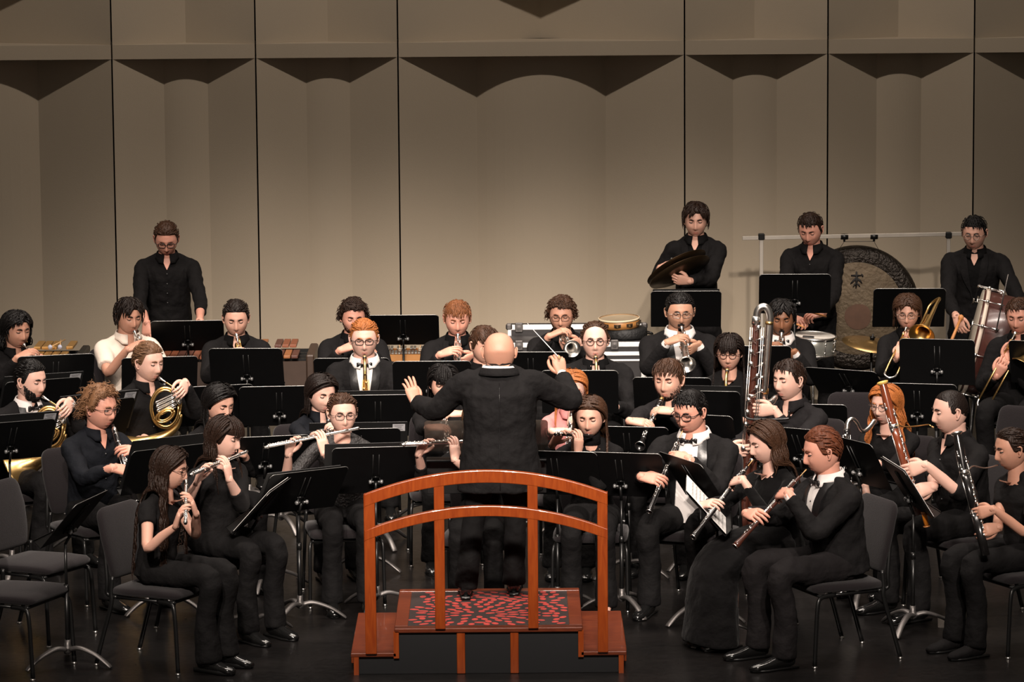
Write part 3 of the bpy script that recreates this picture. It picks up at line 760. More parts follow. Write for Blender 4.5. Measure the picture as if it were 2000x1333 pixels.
    if sp.get('skirt'):
        h0 = P0+V(0, -0.02, 0.03)
        tube(tr, spline([h0, V(0, -0.12, 0.55), V(0, -0.33, 0.53), V(0, -0.44, 0.42), V(0, -0.46, 0.2), V(0, -0.47, 0.03)], 3), np.stack([lerp_r([0.14, 0.14, 0.12, 0.12, 0.13, 0.14], 16), lerp_r([0.19, 0.19, 0.18, 0.185, 0.20, 0.22], 16)], 1), 20, ref=(0, 0, 1))
        nm = 'skirt'
    else:
        nm = 'trousers'; flare = sp.get('flare', 1.0)
        ball(tr, P0+V(0, 0.0, 0.0 if st else -0.005), (0.165*S*bw, 0.125*S, 0.10), 16)
        if st: tube(tr, [P0+V(0, 0, 0.10), P0+V(0, 0, -0.06)], [(0.15*S*bw, 0.11*S)]*2, 16, ref=(1, 0, 0))
        for s in (-1, 1):
            h_, k_, n_ = legs[s]
            kk = k_+V(0, -0.012, 0.006)
            tube(tr, spline([h_+V(0, 0.02, 0), h_*0.5+k_*0.5, kk, k_*0.5+n_*0.5+V(0, 0.012, 0), n_+V(0, -0.01, -0.035)], 4), lerp_r([0.100, 0.088, 0.070, 0.066, 0.072*flare], 17)*(0.5+0.5*S)*(0.92 if fem else 1), 14, ref=(1, 0, 0))
    if not near or st or True:
        tro = tr.build(nm, tm, ob)
        md = tro.modifiers.new('r', 'REMESH'); md.mode = 'VOXEL'; md.voxel_size = 0.012 if near else 0.02; md.use_smooth_shade = True
        ms = tro.modifiers.new('s', 'SMOOTH'); ms.iterations = 4; ms.factor = 0.5
        if near:
            tx = bpy.data.textures.get('folds') or bpy.data.textures.new('folds', 'CLOUDS'); dm = tro.modifiers.new('d', 'DISPLACE'); dm.texture = tx; dm.strength = 0.014; dm.mid_level = 0.5; dm.texture_coords = 'LOCAL'
    # ---- shoes
    for s in (-1, 1):
        h_, k_, n_ = legs[s]; sm = MB(); toe = V(n_[0]*0.12, -1, 0); toe = unit(toe) if not sp.get('skirt') else V(0, -1, 0)
        kind = sp.get('shoe', 'shoe'); ln = 0.27*(0.5+0.5*S)*(0.9 if fem else 1)
        b0 = V(n_[0], n_[1]+0.05, 0)
        up_ = 0.0
        path = [b0+V(0, 0, 0.048), b0+toe*0.03+V(0, 0, 0.050), b0+toe*ln*0.35+V(0, 0, 0.046), b0+toe*ln*0.62+V(0, 0, 0.034), b0+toe*ln*0.86+V(0, 0, 0.026), b0+toe*ln+V(0, 0, 0.02)]
        tube(sm, spline(path, 3), np.stack([lerp_r([0.03, 0.04, 0.040, 0.029, 0.022, 0.010], 16), lerp_r([0.026, 0.034, 0.036, 0.044, 0.040, 0.016], 16)], 1), 14, ref=(0, 0, 1), sq=2.3)
        if kind == 'boot': tube(sm, [n_+V(0, 0.01, 0.06), n_+V(0, 0.012, 0), b0+V(0, -0.04, 0.05)], [0.047, 0.045, 0.044], 14)
        else: tube(sm, [n_+V(0, 0.0, 0.0), b0+V(0, -0.035, 0.05)], [0.036, 0.040], 12)
        so_ = MB(); sh_t = 0.016 if kind != 'boot' else 0.03
        tube(so_, [b0+V(0, 0.025, sh_t/2), b0+toe*ln*0.3+V(0, 0, sh_t/2), b0+toe*ln*0.65+V(0, 0, sh_t/2), b0+toe*(ln*0.97)+V(0, 0, sh_t/2)], [(sh_t/2, 0.028), (sh_t/2, 0.032), (sh_t/2, 0.047), (sh_t/2, 0.018)], 12, ref=(0, 0, 1), sq=4)
        sho = sm.build('shoe', M_leather if kind != 'boot2' else M_cloth, ob)
        so_.build('sole', M_frame, sho)
        if kind == 'maryjane':
            sk = MB(); tube(sk, [b0+toe*0.06+V(0, 0, 0.098), b0+toe*ln*0.38+V(0, 0, 0.072), b0+toe*ln*0.62+V(0, 0, 0.055)], [(0.02, 0.026), (0.02, 0.032), (0.012, 0.028)], 10, ref=(0, 0, 1)); sk.build('bare_instep', tone[0], ob, label='pale bare instep above the strap')
            sb = MB(); tube(sb, spline([b0+toe*ln*0.42+V(-0.036, 0, 0.04), b0+toe*ln*0.42+V(0, 0, 0.094), b0+toe*ln*0.42+V(0.036, 0, 0.04)], 4), 0.005, 6); sb.build('strap', M_leather, sho)
    PEOPLE[key] = ob
    return ob
def hash_(s):
    h = 7
    for ch in str(s): h = (h*131+ord(ch)) % 1000003
    return h
# ================================================================ instruments
def inst(name, origin, Rm, label, cat, group=None):
    o = bpy.data.objects.new(name, None); COL.objects.link(o); o.empty_display_size = 0.1
    M = Matrix.Identity(4)
    for i in range(3):
        for j in range(3): M[i][j] = Rm[i][j]
        M[i][3] = origin[i]
    o.matrix_world = M; tag(o, label, cat, group); return o
def keywork(z0, z1, r, n, seed, rods=2, sgn=1):
    mb = MB(); rr = random.Random(seed)
    for k in range(rods):
        a = -0.5+k*1.25; x = math.cos(a)*(r+0.0045); y = math.sin(a)*(r+0.0045)*sgn
        tube(mb, [(x, y, z0), (x, y, z1)], 0.0019, 5)
        for i in range(int((z1-z0)/0.055)): ball(mb, (x, y, z0+0.02+i*0.055), (0.0032, 0.0032, 0.0045), 6)
    for i in range(n):
        z = z0+(z1-z0)*(i+0.5)/n+rr.uniform(-.006, .006); a = rr.choice((0.0, 0.35, -0.6, 1.2, 0.1)); q = r+0.004
        x = math.cos(a)*q; y = math.sin(a)*q; M = (basis((math.cos(a), math.sin(a), 0)), (x, y, z))
        lathe(mb, [(0.0, 0.003), (0.0062, 0.0026), (0.0068, 0.0), (0.005, -0.003)], 10, M)
        if rr.random() < 0.5: tube(mb, spline([(x, y, z), (x*1.1, y*1.1+rr.choice((-.006, .006)), z+0.012), (x*0.9, y*0.9, z+0.024)], 3), 0.0016, 4)
    return mb
def woodwind(key, m, d, L, kind, label, cat, keyside, body=None, seed=1):
    """straight pipe from the mouth m along d; local +Z runs down the pipe, local +X is the key side"""
    Rm = basis(d, keyside); o = inst(kind, m, Rm, label, cat)
    b = MB(); r = {'clarinet': 0.0135, 'oboe': 0.0105, 'piccolo': 0.009}.get(kind, 0.012)
    if kind == 'clarinet':
        mp = MB(); lathe(mp, [(0.002, 0), (0.008, 0.004), (0.010, 0.03), (0.013, 0.07), (0.013, 0.085)], 14); mp.build('mouthpiece', M_ebony, o)
        lg = MB(); lathe(lg, [(0.0135, 0.034), (0.0142, 0.036), (0.0145, 0.058), (0.0138, 0.060)], 14); box(lg, (0.0145, 0, 0.047), (0.006, 0.008, 0.016)); lg.build('ligature', M_silver if seed % 2 else M_gold, o)
        lathe(b, [(0.0150, 0.085), (0.0155, 0.09), (0.0150, 0.145), (0.0135, 0.15), (r, 0.16), (r, L-0.11), (0.0150, L-0.10), (0.0165, L-0.07), (0.024, L-0.03), (0.032, L-0.008), (0.033, L), (0.030, L), (0.012, L-0.06)], 18)
        k0, k1 = 0.18, L-0.12
        rings = (0.086, 0.152, L*0.52, L-0.10, L)
    else:
        rd = MB(); lathe(rd, [(0.0005, -0.004), (0.0042, 0.0), (0.0030, 0.02), (0.0022, 0.024), (0.0022, 0.06)], 8); rd.build('reed', mat('cane_reed', (0.5, 0.30, 0.12), 0.6), o)
        lathe(b, [(0.004, 0.055), (0.0085, 0.058), (0.0095, 0.07), (0.0085, 0.085), (r, 0.10), (r+0.002, L-0.11), (0.0135, L-0.10), (0.0145, L-0.06), (0.020, L-0.02), (0.0195, L), (0.017, L), (0.008, L-0.04)], 16)
        k0, k1 = 0.09, L-0.10; rings = (0.10, L*0.5, L-0.10, L)
    b.build('body', body or M_ebony, o)
    keywork(k0, k1, r, 17, seed, 3).build('keywork', M_silver, o)
    rg = MB()
    for z in rings:
        rr_ = {rings[-1]: 0.0335 if kind == 'clarinet' else 0.0205}.get(z, r+0.0025)
        lathe(rg, [(rr_-0.002, z-0.003), (rr_, z-0.002), (rr_, z+0.002), (rr_-0.002, z+0.003)], 16)
    rg.build('ring', M_silver, o)
    X = Rm[:, 0]; D = Rm[:, 2]; m = np.array(m)
    t1, t2 = (0.24, 0.42) if kind == 'clarinet' else (0.22, 0.40)
    return o, [(1, m+D*t1, -D, X, 0.78), (-1, m+D*t2, -D, X, 0.74)]
def flute(m, d, L, label, keyside, piccolo=False, fwd=None):
    """crosswise pipe: the lip plate sits 0.09 m from the crown; d runs from crown towards the foot"""
    Rm = basis(d, keyside); o = inst('piccolo' if piccolo else 'flute', m, Rm, label, 'piccolo' if piccolo else 'flute')
    b = MB(); r = 0.0095 if not piccolo else 0.0085; a = -0.10 if not piccolo else -0.045
    L2 = L+a
    lathe(b, [(0.001, a), (r, a+0.001), (r+0.001, a+0.002), (r+0.0008, a+0.014), (r, a+0.016), (r, L2), (r*0.7, L2)], 16)
    b.build('body', M_silver if not piccolo else M_ebony, o)
    lp = MB(); ball(lp, (r*0.75, 0, 0), (0.006, 0.012, 0.022 if not piccolo else 0.001), 12)
    for z in (0.12*L/0.67, 0.55*L/0.67): lathe(lp, [(r, z-0.006), (r+0.0022, z-0.005), (r+0.0022, z+0.005), (r, z+0.006)], 16)
    lp.build('lip_plate', M_silver, o, kind='stuff')
    k = MB(); n = 13
    for i in range(n):
        z = L*0.25+(L2-L*0.30)*(i/(n-1)); lathe(k, [(0, r+0.007), (0.0075, r+0.0065), (0.0082, r+0.004), (0.0075, r+0.002)], 12, (basis((1, 0, 0)), (0, 0, z)))
    for y_ in (0.008, -0.008): tube(k, [(r*0.8+0.002, y_, L*0.22), (r*0.8+0.002, y_, L2-0.03)], 0.0021, 5)
    for i in range(7): tube(k, spline([(r, 0.009, L*0.27+i*L*0.085), (r+0.009, 0.004, L*0.28+i*L*0.085), (r+0.008, -0.006, L*0.285+i*L*0.085)], 3), 0.0018, 4)
    k.build('keywork', M_silver, o)
    D = Rm[:, 2]; m = np.array(m); f = np.array(fwd)
    t1, t2 = (0.20, 0.38) if not piccolo else (0.10, 0.20)
    return o, [(1, m+D*t1, D, f+V(0, 0, 0.15), 0.62), (-1, m+D*t2, D, -f*0.9+V(0, 0, 0.35), 0.62)]
def trumpet(m, d, label, name='trumpet', up=(0, 0, 1), metal=None, bell_r=0.0605, bigger=1.0):
    Rm = basis(d, up); Rm = np.stack([np.cross(Rm[:, 0], Rm[:, 2]), Rm[:, 0], Rm[:, 2]], 1)
    if np.linalg.det(Rm) < 0: Rm[:, 0] *= -1
    metal = metal or M_silver
    o = inst(name, m, Rm, label, 'trumpet'); g = bigger
    mp = MB(); lathe(mp, [(0.009, -0.001), (0.0135, 0), (0.0135, 0.003), (0.010, 0.016), (0.0045, 0.028), (0.005, 0.075)], 16); mp.build('mouthpiece', M_silver, o)
    b = MB(); tube(b, spline([(0.014, 0, 0.05), (0.014, 0, 0.34), (0.014, -0.006, 0.375), (0.014, -0.028, 0.39), (0.014, -0.05, 0.375), (0.014, -0.055, 0.34), (0.014, -0.055, 0.22)], 4), 0.0062, 10)
    tube(b, [(0.014, 0, 0.045), (0.014, 0, 0.09)], 0.0075, 10)
    bp = spline([(-0.014, -0.055, 0.20), (-0.014, -0.055, 0.11), (-0.014, -0.045, 0.085), (-0.014, -0.02, 0.078), (-0.014, 0.0, 0.10), (-0.014, 0.002, 0.20), (-0.014, 0.002, 0.36), (-0.014, 0.002, 0.42), (-0.014, 0.002, 0.455), (-0.014, 0.002, 0.472), (-0.014, 0.002, 0.48)], 4)
    rr_ = np.interp(np.linspace(0, 1, len(bp)), np.linspace(0, 1, 11), [0.0062, 0.0064, 0.0066, 0.007, 0.0075, 0.009*g, 0.013*g, 0.021*g, 0.035*g, 0.050*g, bell_r])
    bl = MB(); tube(bl, bp, rr_, 24, cap=False); bo = bl.build('bell', metal, o); sd = bo.modifiers.new('s', 'SOLIDIFY'); sd.thickness = 0.0015
    for z in (0.11, 0.31): tube(b, [(0.014, 0, z), (-0.014, 0.001, z)], 0.0025, 6)
    for z in (0.14, 0.31): tube(b, [(-0.014, 0.0, z), (-0.014, -0.055, z)], 0.0025, 6)
    b.build('leadpipe', metal, o)
    v = MB()
    for z in (0.195, 0.222, 0.249):
        lathe(v, [(0.003, -0.095), (0.010, -0.092), (0.0105, -0.08), (0.0098, -0.075), (0.0098, 0.018), (0.0108, 0.02), (0.0108, 0.028), (0.004, 0.032), (0.0022, 0.034), (0.0022, 0.052), (0.0078, 0.053), (0.0078, 0.056), (0, 0.057)], 12, (basis((0, 1, 0), (1, 0, 0)), (0, 0, z)))
    v.build('valve', metal, o)
    X, Y, D = Rm[:, 0], Rm[:, 1], Rm[:, 2]; m = np.array(m)
    sideL = X if X[0] > 0 else -X
    return o, [(1, m+D*0.222-Y*0.045, Y, D*0.75+sideL*0.7, 0.95), (-1, m+D*0.235+Y*0.045-sideL*0.008, D, Y*1.0-sideL*0.45, 0.66)]
def saxophone(m, yaw, label, name='saxophone', fwdlean=0.0, big=1.0):
    Rm = rotz(R_(yaw)) @ rotx(fwdlean); o = inst(name, m, Rm, label, 'saxophone')
    mp = MB(); tube(mp, [(0, 0.004, 0.002), (0, -0.02, -0.004), (0, -0.05, -0.012), (0, -0.085, -0.022)], [(0.004, 0.008), (0.009, 0.011), (0.0125, 0.0125), (0.0125, 0.0125)], 12, ref=(0, 0, 1)); mp.build('mouthpiece', M_ebony, o)
    lg = MB(); tube(lg, [(0, -0.045, -0.011), (0, -0.068, -0.017)], 0.0142, 12); lg.build('ligature', M_gold, o)
    nk = MB(); tube(nk, spline([(0, -0.08, -0.021), (0, -0.12, -0.034), (0, -0.155, -0.07), (0, -0.165, -0.12)], 5), lerp_r([0.0095, 0.010, 0.0115, 0.0125], 16), 12); tube(nk, [(0, -0.12, -0.028), (0, -0.15, -0.055)], (0.004), 6); nk.build('neck', M_gold, o)
    b = MB(); bp = spline([(0, -0.165, -0.12), (0, -0.16, -0.35), (0, -0.15, -0.60), (0, -0.165, -0.67), (0, -0.215, -0.70), (0, -0.265, -0.66), (0, -0.28, -0.55), (0, -0.30, -0.42), (0, -0.31, -0.36)], 5)
    tube(b, bp, np.interp(np.linspace(0, 1, len(bp)), np.linspace(0, 1, 9), [0.0135, 0.020, 0.029, 0.032, 0.034, 0.036, 0.040, 0.052, 0.064]), 18, cap=False)
    b.build('body', M_gold, o)
    k = MB(); rr = random.Random(4)
    for x_ in (-0.02, 0.022, 0.03): tube(k, [(x_*0.8, -0.18, -0.15), (x_*1.3, -0.175, -0.62)], 0.0025, 5)
    for i in range(11):
        z = -0.17-i*0.042; lathe(k, [(0, 0.006), (0.008+i*0.0009, 0.005), (0.009+i*0.0009, 0.0), (0.006, -0.006)], 12, (basis((0.25*(-1)**i, -1, 0)), (0.008*(-1)**i, -0.185-0.0006*i, z)))
    k.build('keywork', M_gold, o)
    m = np.array(m); F = lambda q: m+Rm @ V(*q); f = Rm @ V(0, -1, 0)
    return o, [(1, F((0, -0.165, -0.33)), Rm @ V(0, 0, 1), f, 0.8), (-1, F((0, -0.16, -0.50)), Rm @ V(0, 0, 1), f, 0.8)]
def horn(m, rot, label):
    """coils stand in a plane facing the hall; local x right, z up, -y towards the hall"""
    Rm = rotz(R_(rot)); o = inst('french_horn', m, Rm, label, 'french horn')
    mp = MB(); M1 = (basis((0.80, -0.2, -0.5)), (0, 0, 0)); lathe(mp, [(0.009, 0), (0.011, 0.001), (0.006, 0.03), (0.004, 0.05), (0.005, 0.07)], 12, M1); mp.build('mouthpiece', M_silver, o)
    b = MB(); c = V(0.045, -0.09, -0.19)
    lead = spline([(0.045, -0.012, -0.03), (0.10, -0.05, -0.062), (0.13, -0.08, -0.10), (0.15, -0.09, -0.17), (0.13, -0.09, -0.26)], 5); tube(b, lead, 0.0055, 8)
    for k, (ra, rb, dy, r_) in enumerate(((0.098, 0.135, 0, 0.0085), (0.086, 0.122, -0.018, 0.0075), (0.092, 0.128, 0.022, 0.009))):
        pts = [c+V(math.cos(a)*ra, dy, math.sin(a)*rb) @ rotz(0) for a in np.linspace(0.3*k, 0.3*k+2*PI*0.97, 34)]; tube(b, pts, r_, 8)
    b.build('main_coil', M_gold, o)
    sl = MB()
    for i in range(4):
        z = -0.115-0.026*i; x0 = -0.015+0.004*i
        tube(sl, spline([(0.12, -0.115, z+0.03), (x0+0.02, -0.115, z-0.022), (x0, -0.117, z-0.032), (x0+0.004, -0.117, z-0.043), (x0+0.02, -0.115, z-0.038), (0.115, -0.115, z+0.012)], 4), 0.0052, 7)
    sl.build('valve_slide', M_silver, o)
    oc = MB(); cc = V(0.045, -0.125, -0.235)
    for k in range(2):
        pts = []
        for a in np.linspace(0, 2*PI, 30):
            pts.append(cc+rotx(0) @ (roty(-0.5) @ V(math.cos(a)*(0.066-0.018*k), -0.006*k, math.sin(a)*(0.037-0.012*k))))
        tube(oc, pts, 0.0075, 8)
    oc.build('tuning_coil', M_gold, o)
    v = MB()
    for i in range(3):
        lathe(v, [(0.0, -0.02), (0.017, -0.018), (0.018, 0.015), (0.012, 0.022), (0, 0.024)], 14, (basis((0.1, -1, 0.1)), (0.098+0.019*i, -0.10, -0.085-0.032*i)))
        tube(v, [(0.10+0.019*i, -0.125, -0.085-0.032*i), (0.135+0.015*i, -0.125, -0.045-0.030*i)], (0.004, 0.007), 6)
    v.build('rotary_valve', M_silver, o)
    bl = MB(); bp = spline([(0.145, -0.07, -0.24), (0.12, -0.06, -0.315), (0.05, -0.05, -0.375), (-0.05, -0.045, -0.425), (-0.125, -0.04, -0.465), (-0.18, -0.035, -0.50)], 5)
    tube(bl, bp, np.interp(np.linspace(0, 1, len(bp)), np.linspace(0, 1, 6), [0.012, 0.019, 0.030, 0.048, 0.085, 0.15]), 26, cap=False)
    bo = bl.build('bell', M_gold, o); sd = bo.modifiers.new('s', 'SOLIDIFY'); sd.thickness = 0.002
    m = np.array(m); F = lambda q: m+Rm @ V(*q)
    return o, [(1, F((0.135, -0.13, -0.085)), Rm @ V(-0.5, -0.2, 0.8), Rm @ V(0.5, -0.3, 0.7), 0.6), (-1, F((-0.09, -0.04, -0.44)), Rm @ V(0.3, 0.2, 1), Rm @ V(-0.7, -0.5, 0.2), 0.3)]
def trombone(m, d, label, lat, bx=-0.11, by=0.16):
    Rm = basis(d, lat); o = inst('trombone', m, Rm, label, 'trombone')   # local x = lateral (player's left), z along slide
    mp = MB(); lathe(mp, [(0.010, 0), (0.0145, 0.001), (0.012, 0.02), (0.005, 0.04), (0.006, 0.09)], 14); mp.build('mouthpiece', M_silver, o)
    s = MB(); tube(s, [(0, 0, 0.06), (0, 0, 0.10)], 0.009, 10)
    for y_ in (0, 0.085): tube(s, [(0, y_, 0.09 if y_ == 0 else 0.02), (0, y_, 0.56)], 0.0072, 10); 
    tube(s, [(0, 0, 0.13), (0, 0.085, 0.13)], 0.0045, 8); tube(s, [(0, 0, 0.20), (0, 0.085, 0.20)], 0.0045, 8)
    s.build('slide', M_gold, o)
    cr = MB(); tube(cr, spline([(0, 0, 0.55), (0, 0.006, 0.585), (0, 0.042, 0.61), (0, 0.079, 0.585), (0, 0.085, 0.55)], 5), 0.0078, 10); cr.build('slide_bow', M_silver, o)
    b = MB(); bp = spline([(0, 0.085, 0.05), (0.0, 0.085, -0.02), (0.0, 0.085, -0.22), (bx*0.15, 0.09, -0.28), (bx*0.5, (by+0.085)/2, -0.305), (bx*0.9, by, -0.28), (bx, by, -0.20), (bx, by, 0.0), (bx, by, 0.10), (bx, by, 0.16), (bx, by, 0.185), (bx, by, 0.20)], 4)
    tube(b, bp, np.interp(np.linspace(0, 1, len(bp)), np.linspace(0, 1, 12), [0.0075, 0.0075, 0.008, 0.008, 0.009, 0.010, 0.011, 0.017, 0.030, 0.052, 0.078, 0.098]), 28, cap=False)
    bo = b.build('bell', M_gold, o); sd = bo.modifiers.new('s', 'SOLIDIFY'); sd.thickness = 0.0018
    t = MB()
    for z in (-0.05, 0.06): tube(t, [(0.0, 0.085, z), (bx, by, z)], 0.0045, 8)
    for k in range(2): tube(t, spline([(0.012+0.03*k, 0.10, -0.02), (0.012+0.03*k, 0.10, -0.19), (0.03+0.03*k, 0.10, -0.22), (0.048+0.03*k, 0.10, -0.19), (0.048+0.03*k, 0.10, -0.02)], 4), 0.0068, 8)
    t.build('trigger_tubing', M_gold, o)
    X, Y, D = Rm[:, 0], Rm[:, 1], Rm[:, 2]; m = np.array(m)
    return o, [(1, m+D*0.10+Y*0.03, Y, X+D*0.3, 0.9), (-1, m+D*0.22+Y*0.03, Y, D*0.6-X, 0.8)]
def pipe_world(mb, pts, radii, seg=16, n=5, cap=True):
    sp_ = spline(pts, n); tube(mb, sp_, lerp_r(radii, len(sp_)), seg, cap=cap); return sp_

# ================================================================ music stands
def rounded_plate(mb, W, H, T, r, org, X, U, N, both=True, n=5):
    pts = []
    cs = [(W/2-r, H-r, 0), (-W/2+r, H-r, PI/2)]
    for cx, cy, a0 in cs:
        for i in range(n+1):
            a = a0+PI/2*i/n; pts.append((cx+r*math.cos(a), cy+r*math.sin(a)))
    pts += [(-W/2, 0), (W/2, 0)]
    k = len(pts); v = [org+X*a+U*b+N*(T/2) for a, b in pts]+[org+X*a+U*b-N*(T/2) for a, b in pts]
    f = [list(range(k)), list(range(k, 2*k))[::-1]]+[[i, k+i, k+(i+1) % k, (i+1) % k] for i in range(k)]
    mb.add(v, f); return pts
STANDS = {}
def music_stand(key, px, py, yaw, label, zt=1.02, tilt=32, W=0.53, H=0.335, Y=None, folder=None, sheet=False, group='music stands', base_rot=None, name='music_stand', label2=True):
    top = np.array(G(px, py, zt)) if Y is None else np.array(P(px, py, Y)); zt = top[2]
    th = R_(tilt); U = V(0, -math.sin(th), math.cos(th)); N = V(0, math.cos(th), math.sin(th)); X = V(1, 0, 0)
    Rz = rotz(R_(yaw)); c_top = Rz @ (U*H); root = top-c_top; z0 = root[2]
    off = Rz @ V(0, -0.045, 0)                       # pole stands under the desk, behind its back
    o = empty(name, (root[0]+off[0], root[1]+off[1], 0), R_(yaw)); tag(o, label, 'music stand', group)
    # desk (local coordinates: desk foot at (0, 0.045, z0))
    d = MB(); org = V(0, 0.045, z0); pts = rounded_plate(d, W, H, 0.003, 0.03, org, X, U, N)
    d.build('desk', M_desk, o, smooth=False)
    e = MB(); k = 12; tp = [org+X*a+U*b for a, b in pts[:k]]; tube(e, tp, 0.0019, 5); e.build('desk_rim', M_edge, o, label='worn bright metal rim of the desk')
    l = MB(); box(l, org+N*0.028+U*0.0, (W*0.99, 0.056, 0.003), rot=rotx(PI/2-(PI/2-th)*1.0+R_(6))); box(l, org+N*0.056+U*0.004+V(0, 0, 0.004), (W*0.99, 0.003, 0.014), rot=rotx(th)); l.build('ledge', M_desk, o, smooth=False)
    rb = MB()
    for x_ in (-0.018, 0.018): tube(rb, [org-N*0.006+U*0.06+X*x_, org-N*0.006+U*(H*0.85)+X*x_], (0.004), 6)
    rb.build('stiffener', M_frame, o)
    kb = MB(); kc = org-N*0.030+U*(0.10)
    box(kb, kc+N*0.014, (0.05, 0.03, 0.05), ch=0.006); kb.build('bracket', M_frame, o)
    for s in (-1, 1): kn = MB(); lathe(kn, [(0.0, 0.030), (0.010, 0.029), (0.013, 0.024), (0.013, 0.016), (0.006, 0.012), (0.006, 0.0)], 14, (basis((s, -0.25, 0)), kc+V(s*0.014, 0, 0))); kn.build('knob', M_knob, o)
    p = MB(); tube(p, [kc+V(0, 0.0, -0.005), (0, 0, max(z0-0.02, 0.4))], 0.0085, 10); tube(p, [(0, 0, max(z0-0.02, 0.4)+0.001), (0, 0, 0.42)], 0.0085, 10); p.build('inner_pole', M_frame, o)
    q = MB(); tube(q, [(0, 0, 0.45), (0, 0, 0.12)], 0.0125, 12); tube(q, [(0, 0, 0.47), (0, 0, 0.43)], 0.0155, 12); q.build('outer_pole', M_frame, o)
    hb = MB(); lathe(hb, [(0.014, 0.15), (0.017, 0.15), (0.018, 0.12), (0.026, 0.105), (0.028, 0.085), (0.012, 0.07)], 16); hb.build('hub', M_steel, o)
    br = base_rot if base_rot is not None else rnd.uniform(0, 120)
    for i in range(3):
        a = R_(br+120*i); dx = V(math.cos(a), math.sin(a), 0); lg = MB()
        tube(lg, spline([dx*0.015+V(0, 0, 0.095), dx*0.08+V(0, 0, 0.105), dx*0.18+V(0, 0, 0.072), dx*0.255+V(0, 0, 0.024), dx*0.275+V(0, 0, 0.008)], 4), np.stack([lerp_r([0.015, 0.013, 0.011, 0.009, 0.006], 17), lerp_r([0.024, 0.021, 0.019, 0.020, 0.017], 17)], 1), 10, ref=(0, 0, 1))
        lg.build('leg', M_steel, o)
    STANDS[key] = (o, org, U, N, X, yaw)
    if folder:
        fw, fh, dx_, dz_ = folder[:4]
        fo = empty('music_folder', tuple(o.location), R_(yaw)); tag(fo, folder[4], 'folder', 'music folders')
        fm = MB(); rounded_plate(fm, fw, fh, 0.004, 0.006, org+N*0.007+U*0.006+X*dx_+U*dz_, X, U, N); fm.build('cover', M_folder, fo, smooth=False)
        if len(folder) > 5:
            c_ = org-N*0.0+N*0.0035+U*(0.006+dz_+fh-0.045-0.0)+X*(dx_+(fw/2-0.055)*folder[5])
            lb = MB(); box(lb, c_+N*0.0008, (0.078, 0.001, 0.055), rot=rotx(th)); lb.build('label', M_label, fo, label='small white printed name label', smooth=False)
            tx = MB()
            for i in range(4): box(tx, c_+N*0.0002+U*(0.018-0.011*i)+X*(-0.004*(i % 2)), (0.058-0.012*(i % 3), 0.0008, 0.0028), rot=rotx(th))
            tx.build('label_print', M_ink, fo, smooth=False)
        # leaf of music inside
        pm = MB(); 
        rounded_plate(pm, fw*0.92, fh*0.93, 0.002, 0.002, org+N*0.012+U*0.012+X*dx_, X, U, N); pm.build('music_sheet', M_paper, fo, smooth=False, label='white printed music page')
    if sheet:
        so = empty('sheet_music', tuple(o.location), R_(yaw)); tag(so, sheet[3] if isinstance(sheet, tuple) else 'white sheet music resting on '+label, 'sheet music', 'sheets of music')
        sw, shh, sdx = sheet[:3]
        pm = MB(); rounded_plate(pm, sw, shh, 0.002, 0.002, org+N*0.012+U*0.004+X*sdx, X, U, N); pm.build('page', M_paper, so, smooth=False)
        st_ = MB()
        for i in range(9):
            for j in range(3): box(st_, org+N*0.0135+U*(0.03+i*(shh-0.05)/9+j*0.0035)+X*sdx, (sw*0.86, 0.0004, 0.0007), rot=rotx(th))
            for j in range(12): box(st_, org+N*0.0135+U*(0.033+i*(shh-0.05)/9+0.005*((j*7) % 3))+X*(sdx+sw*(-0.40+0.07*j)), (0.004, 0.0005, 0.003), rot=rotx(th))
        st_.build('printed_notes', M_ink, so, smooth=False)
    return o
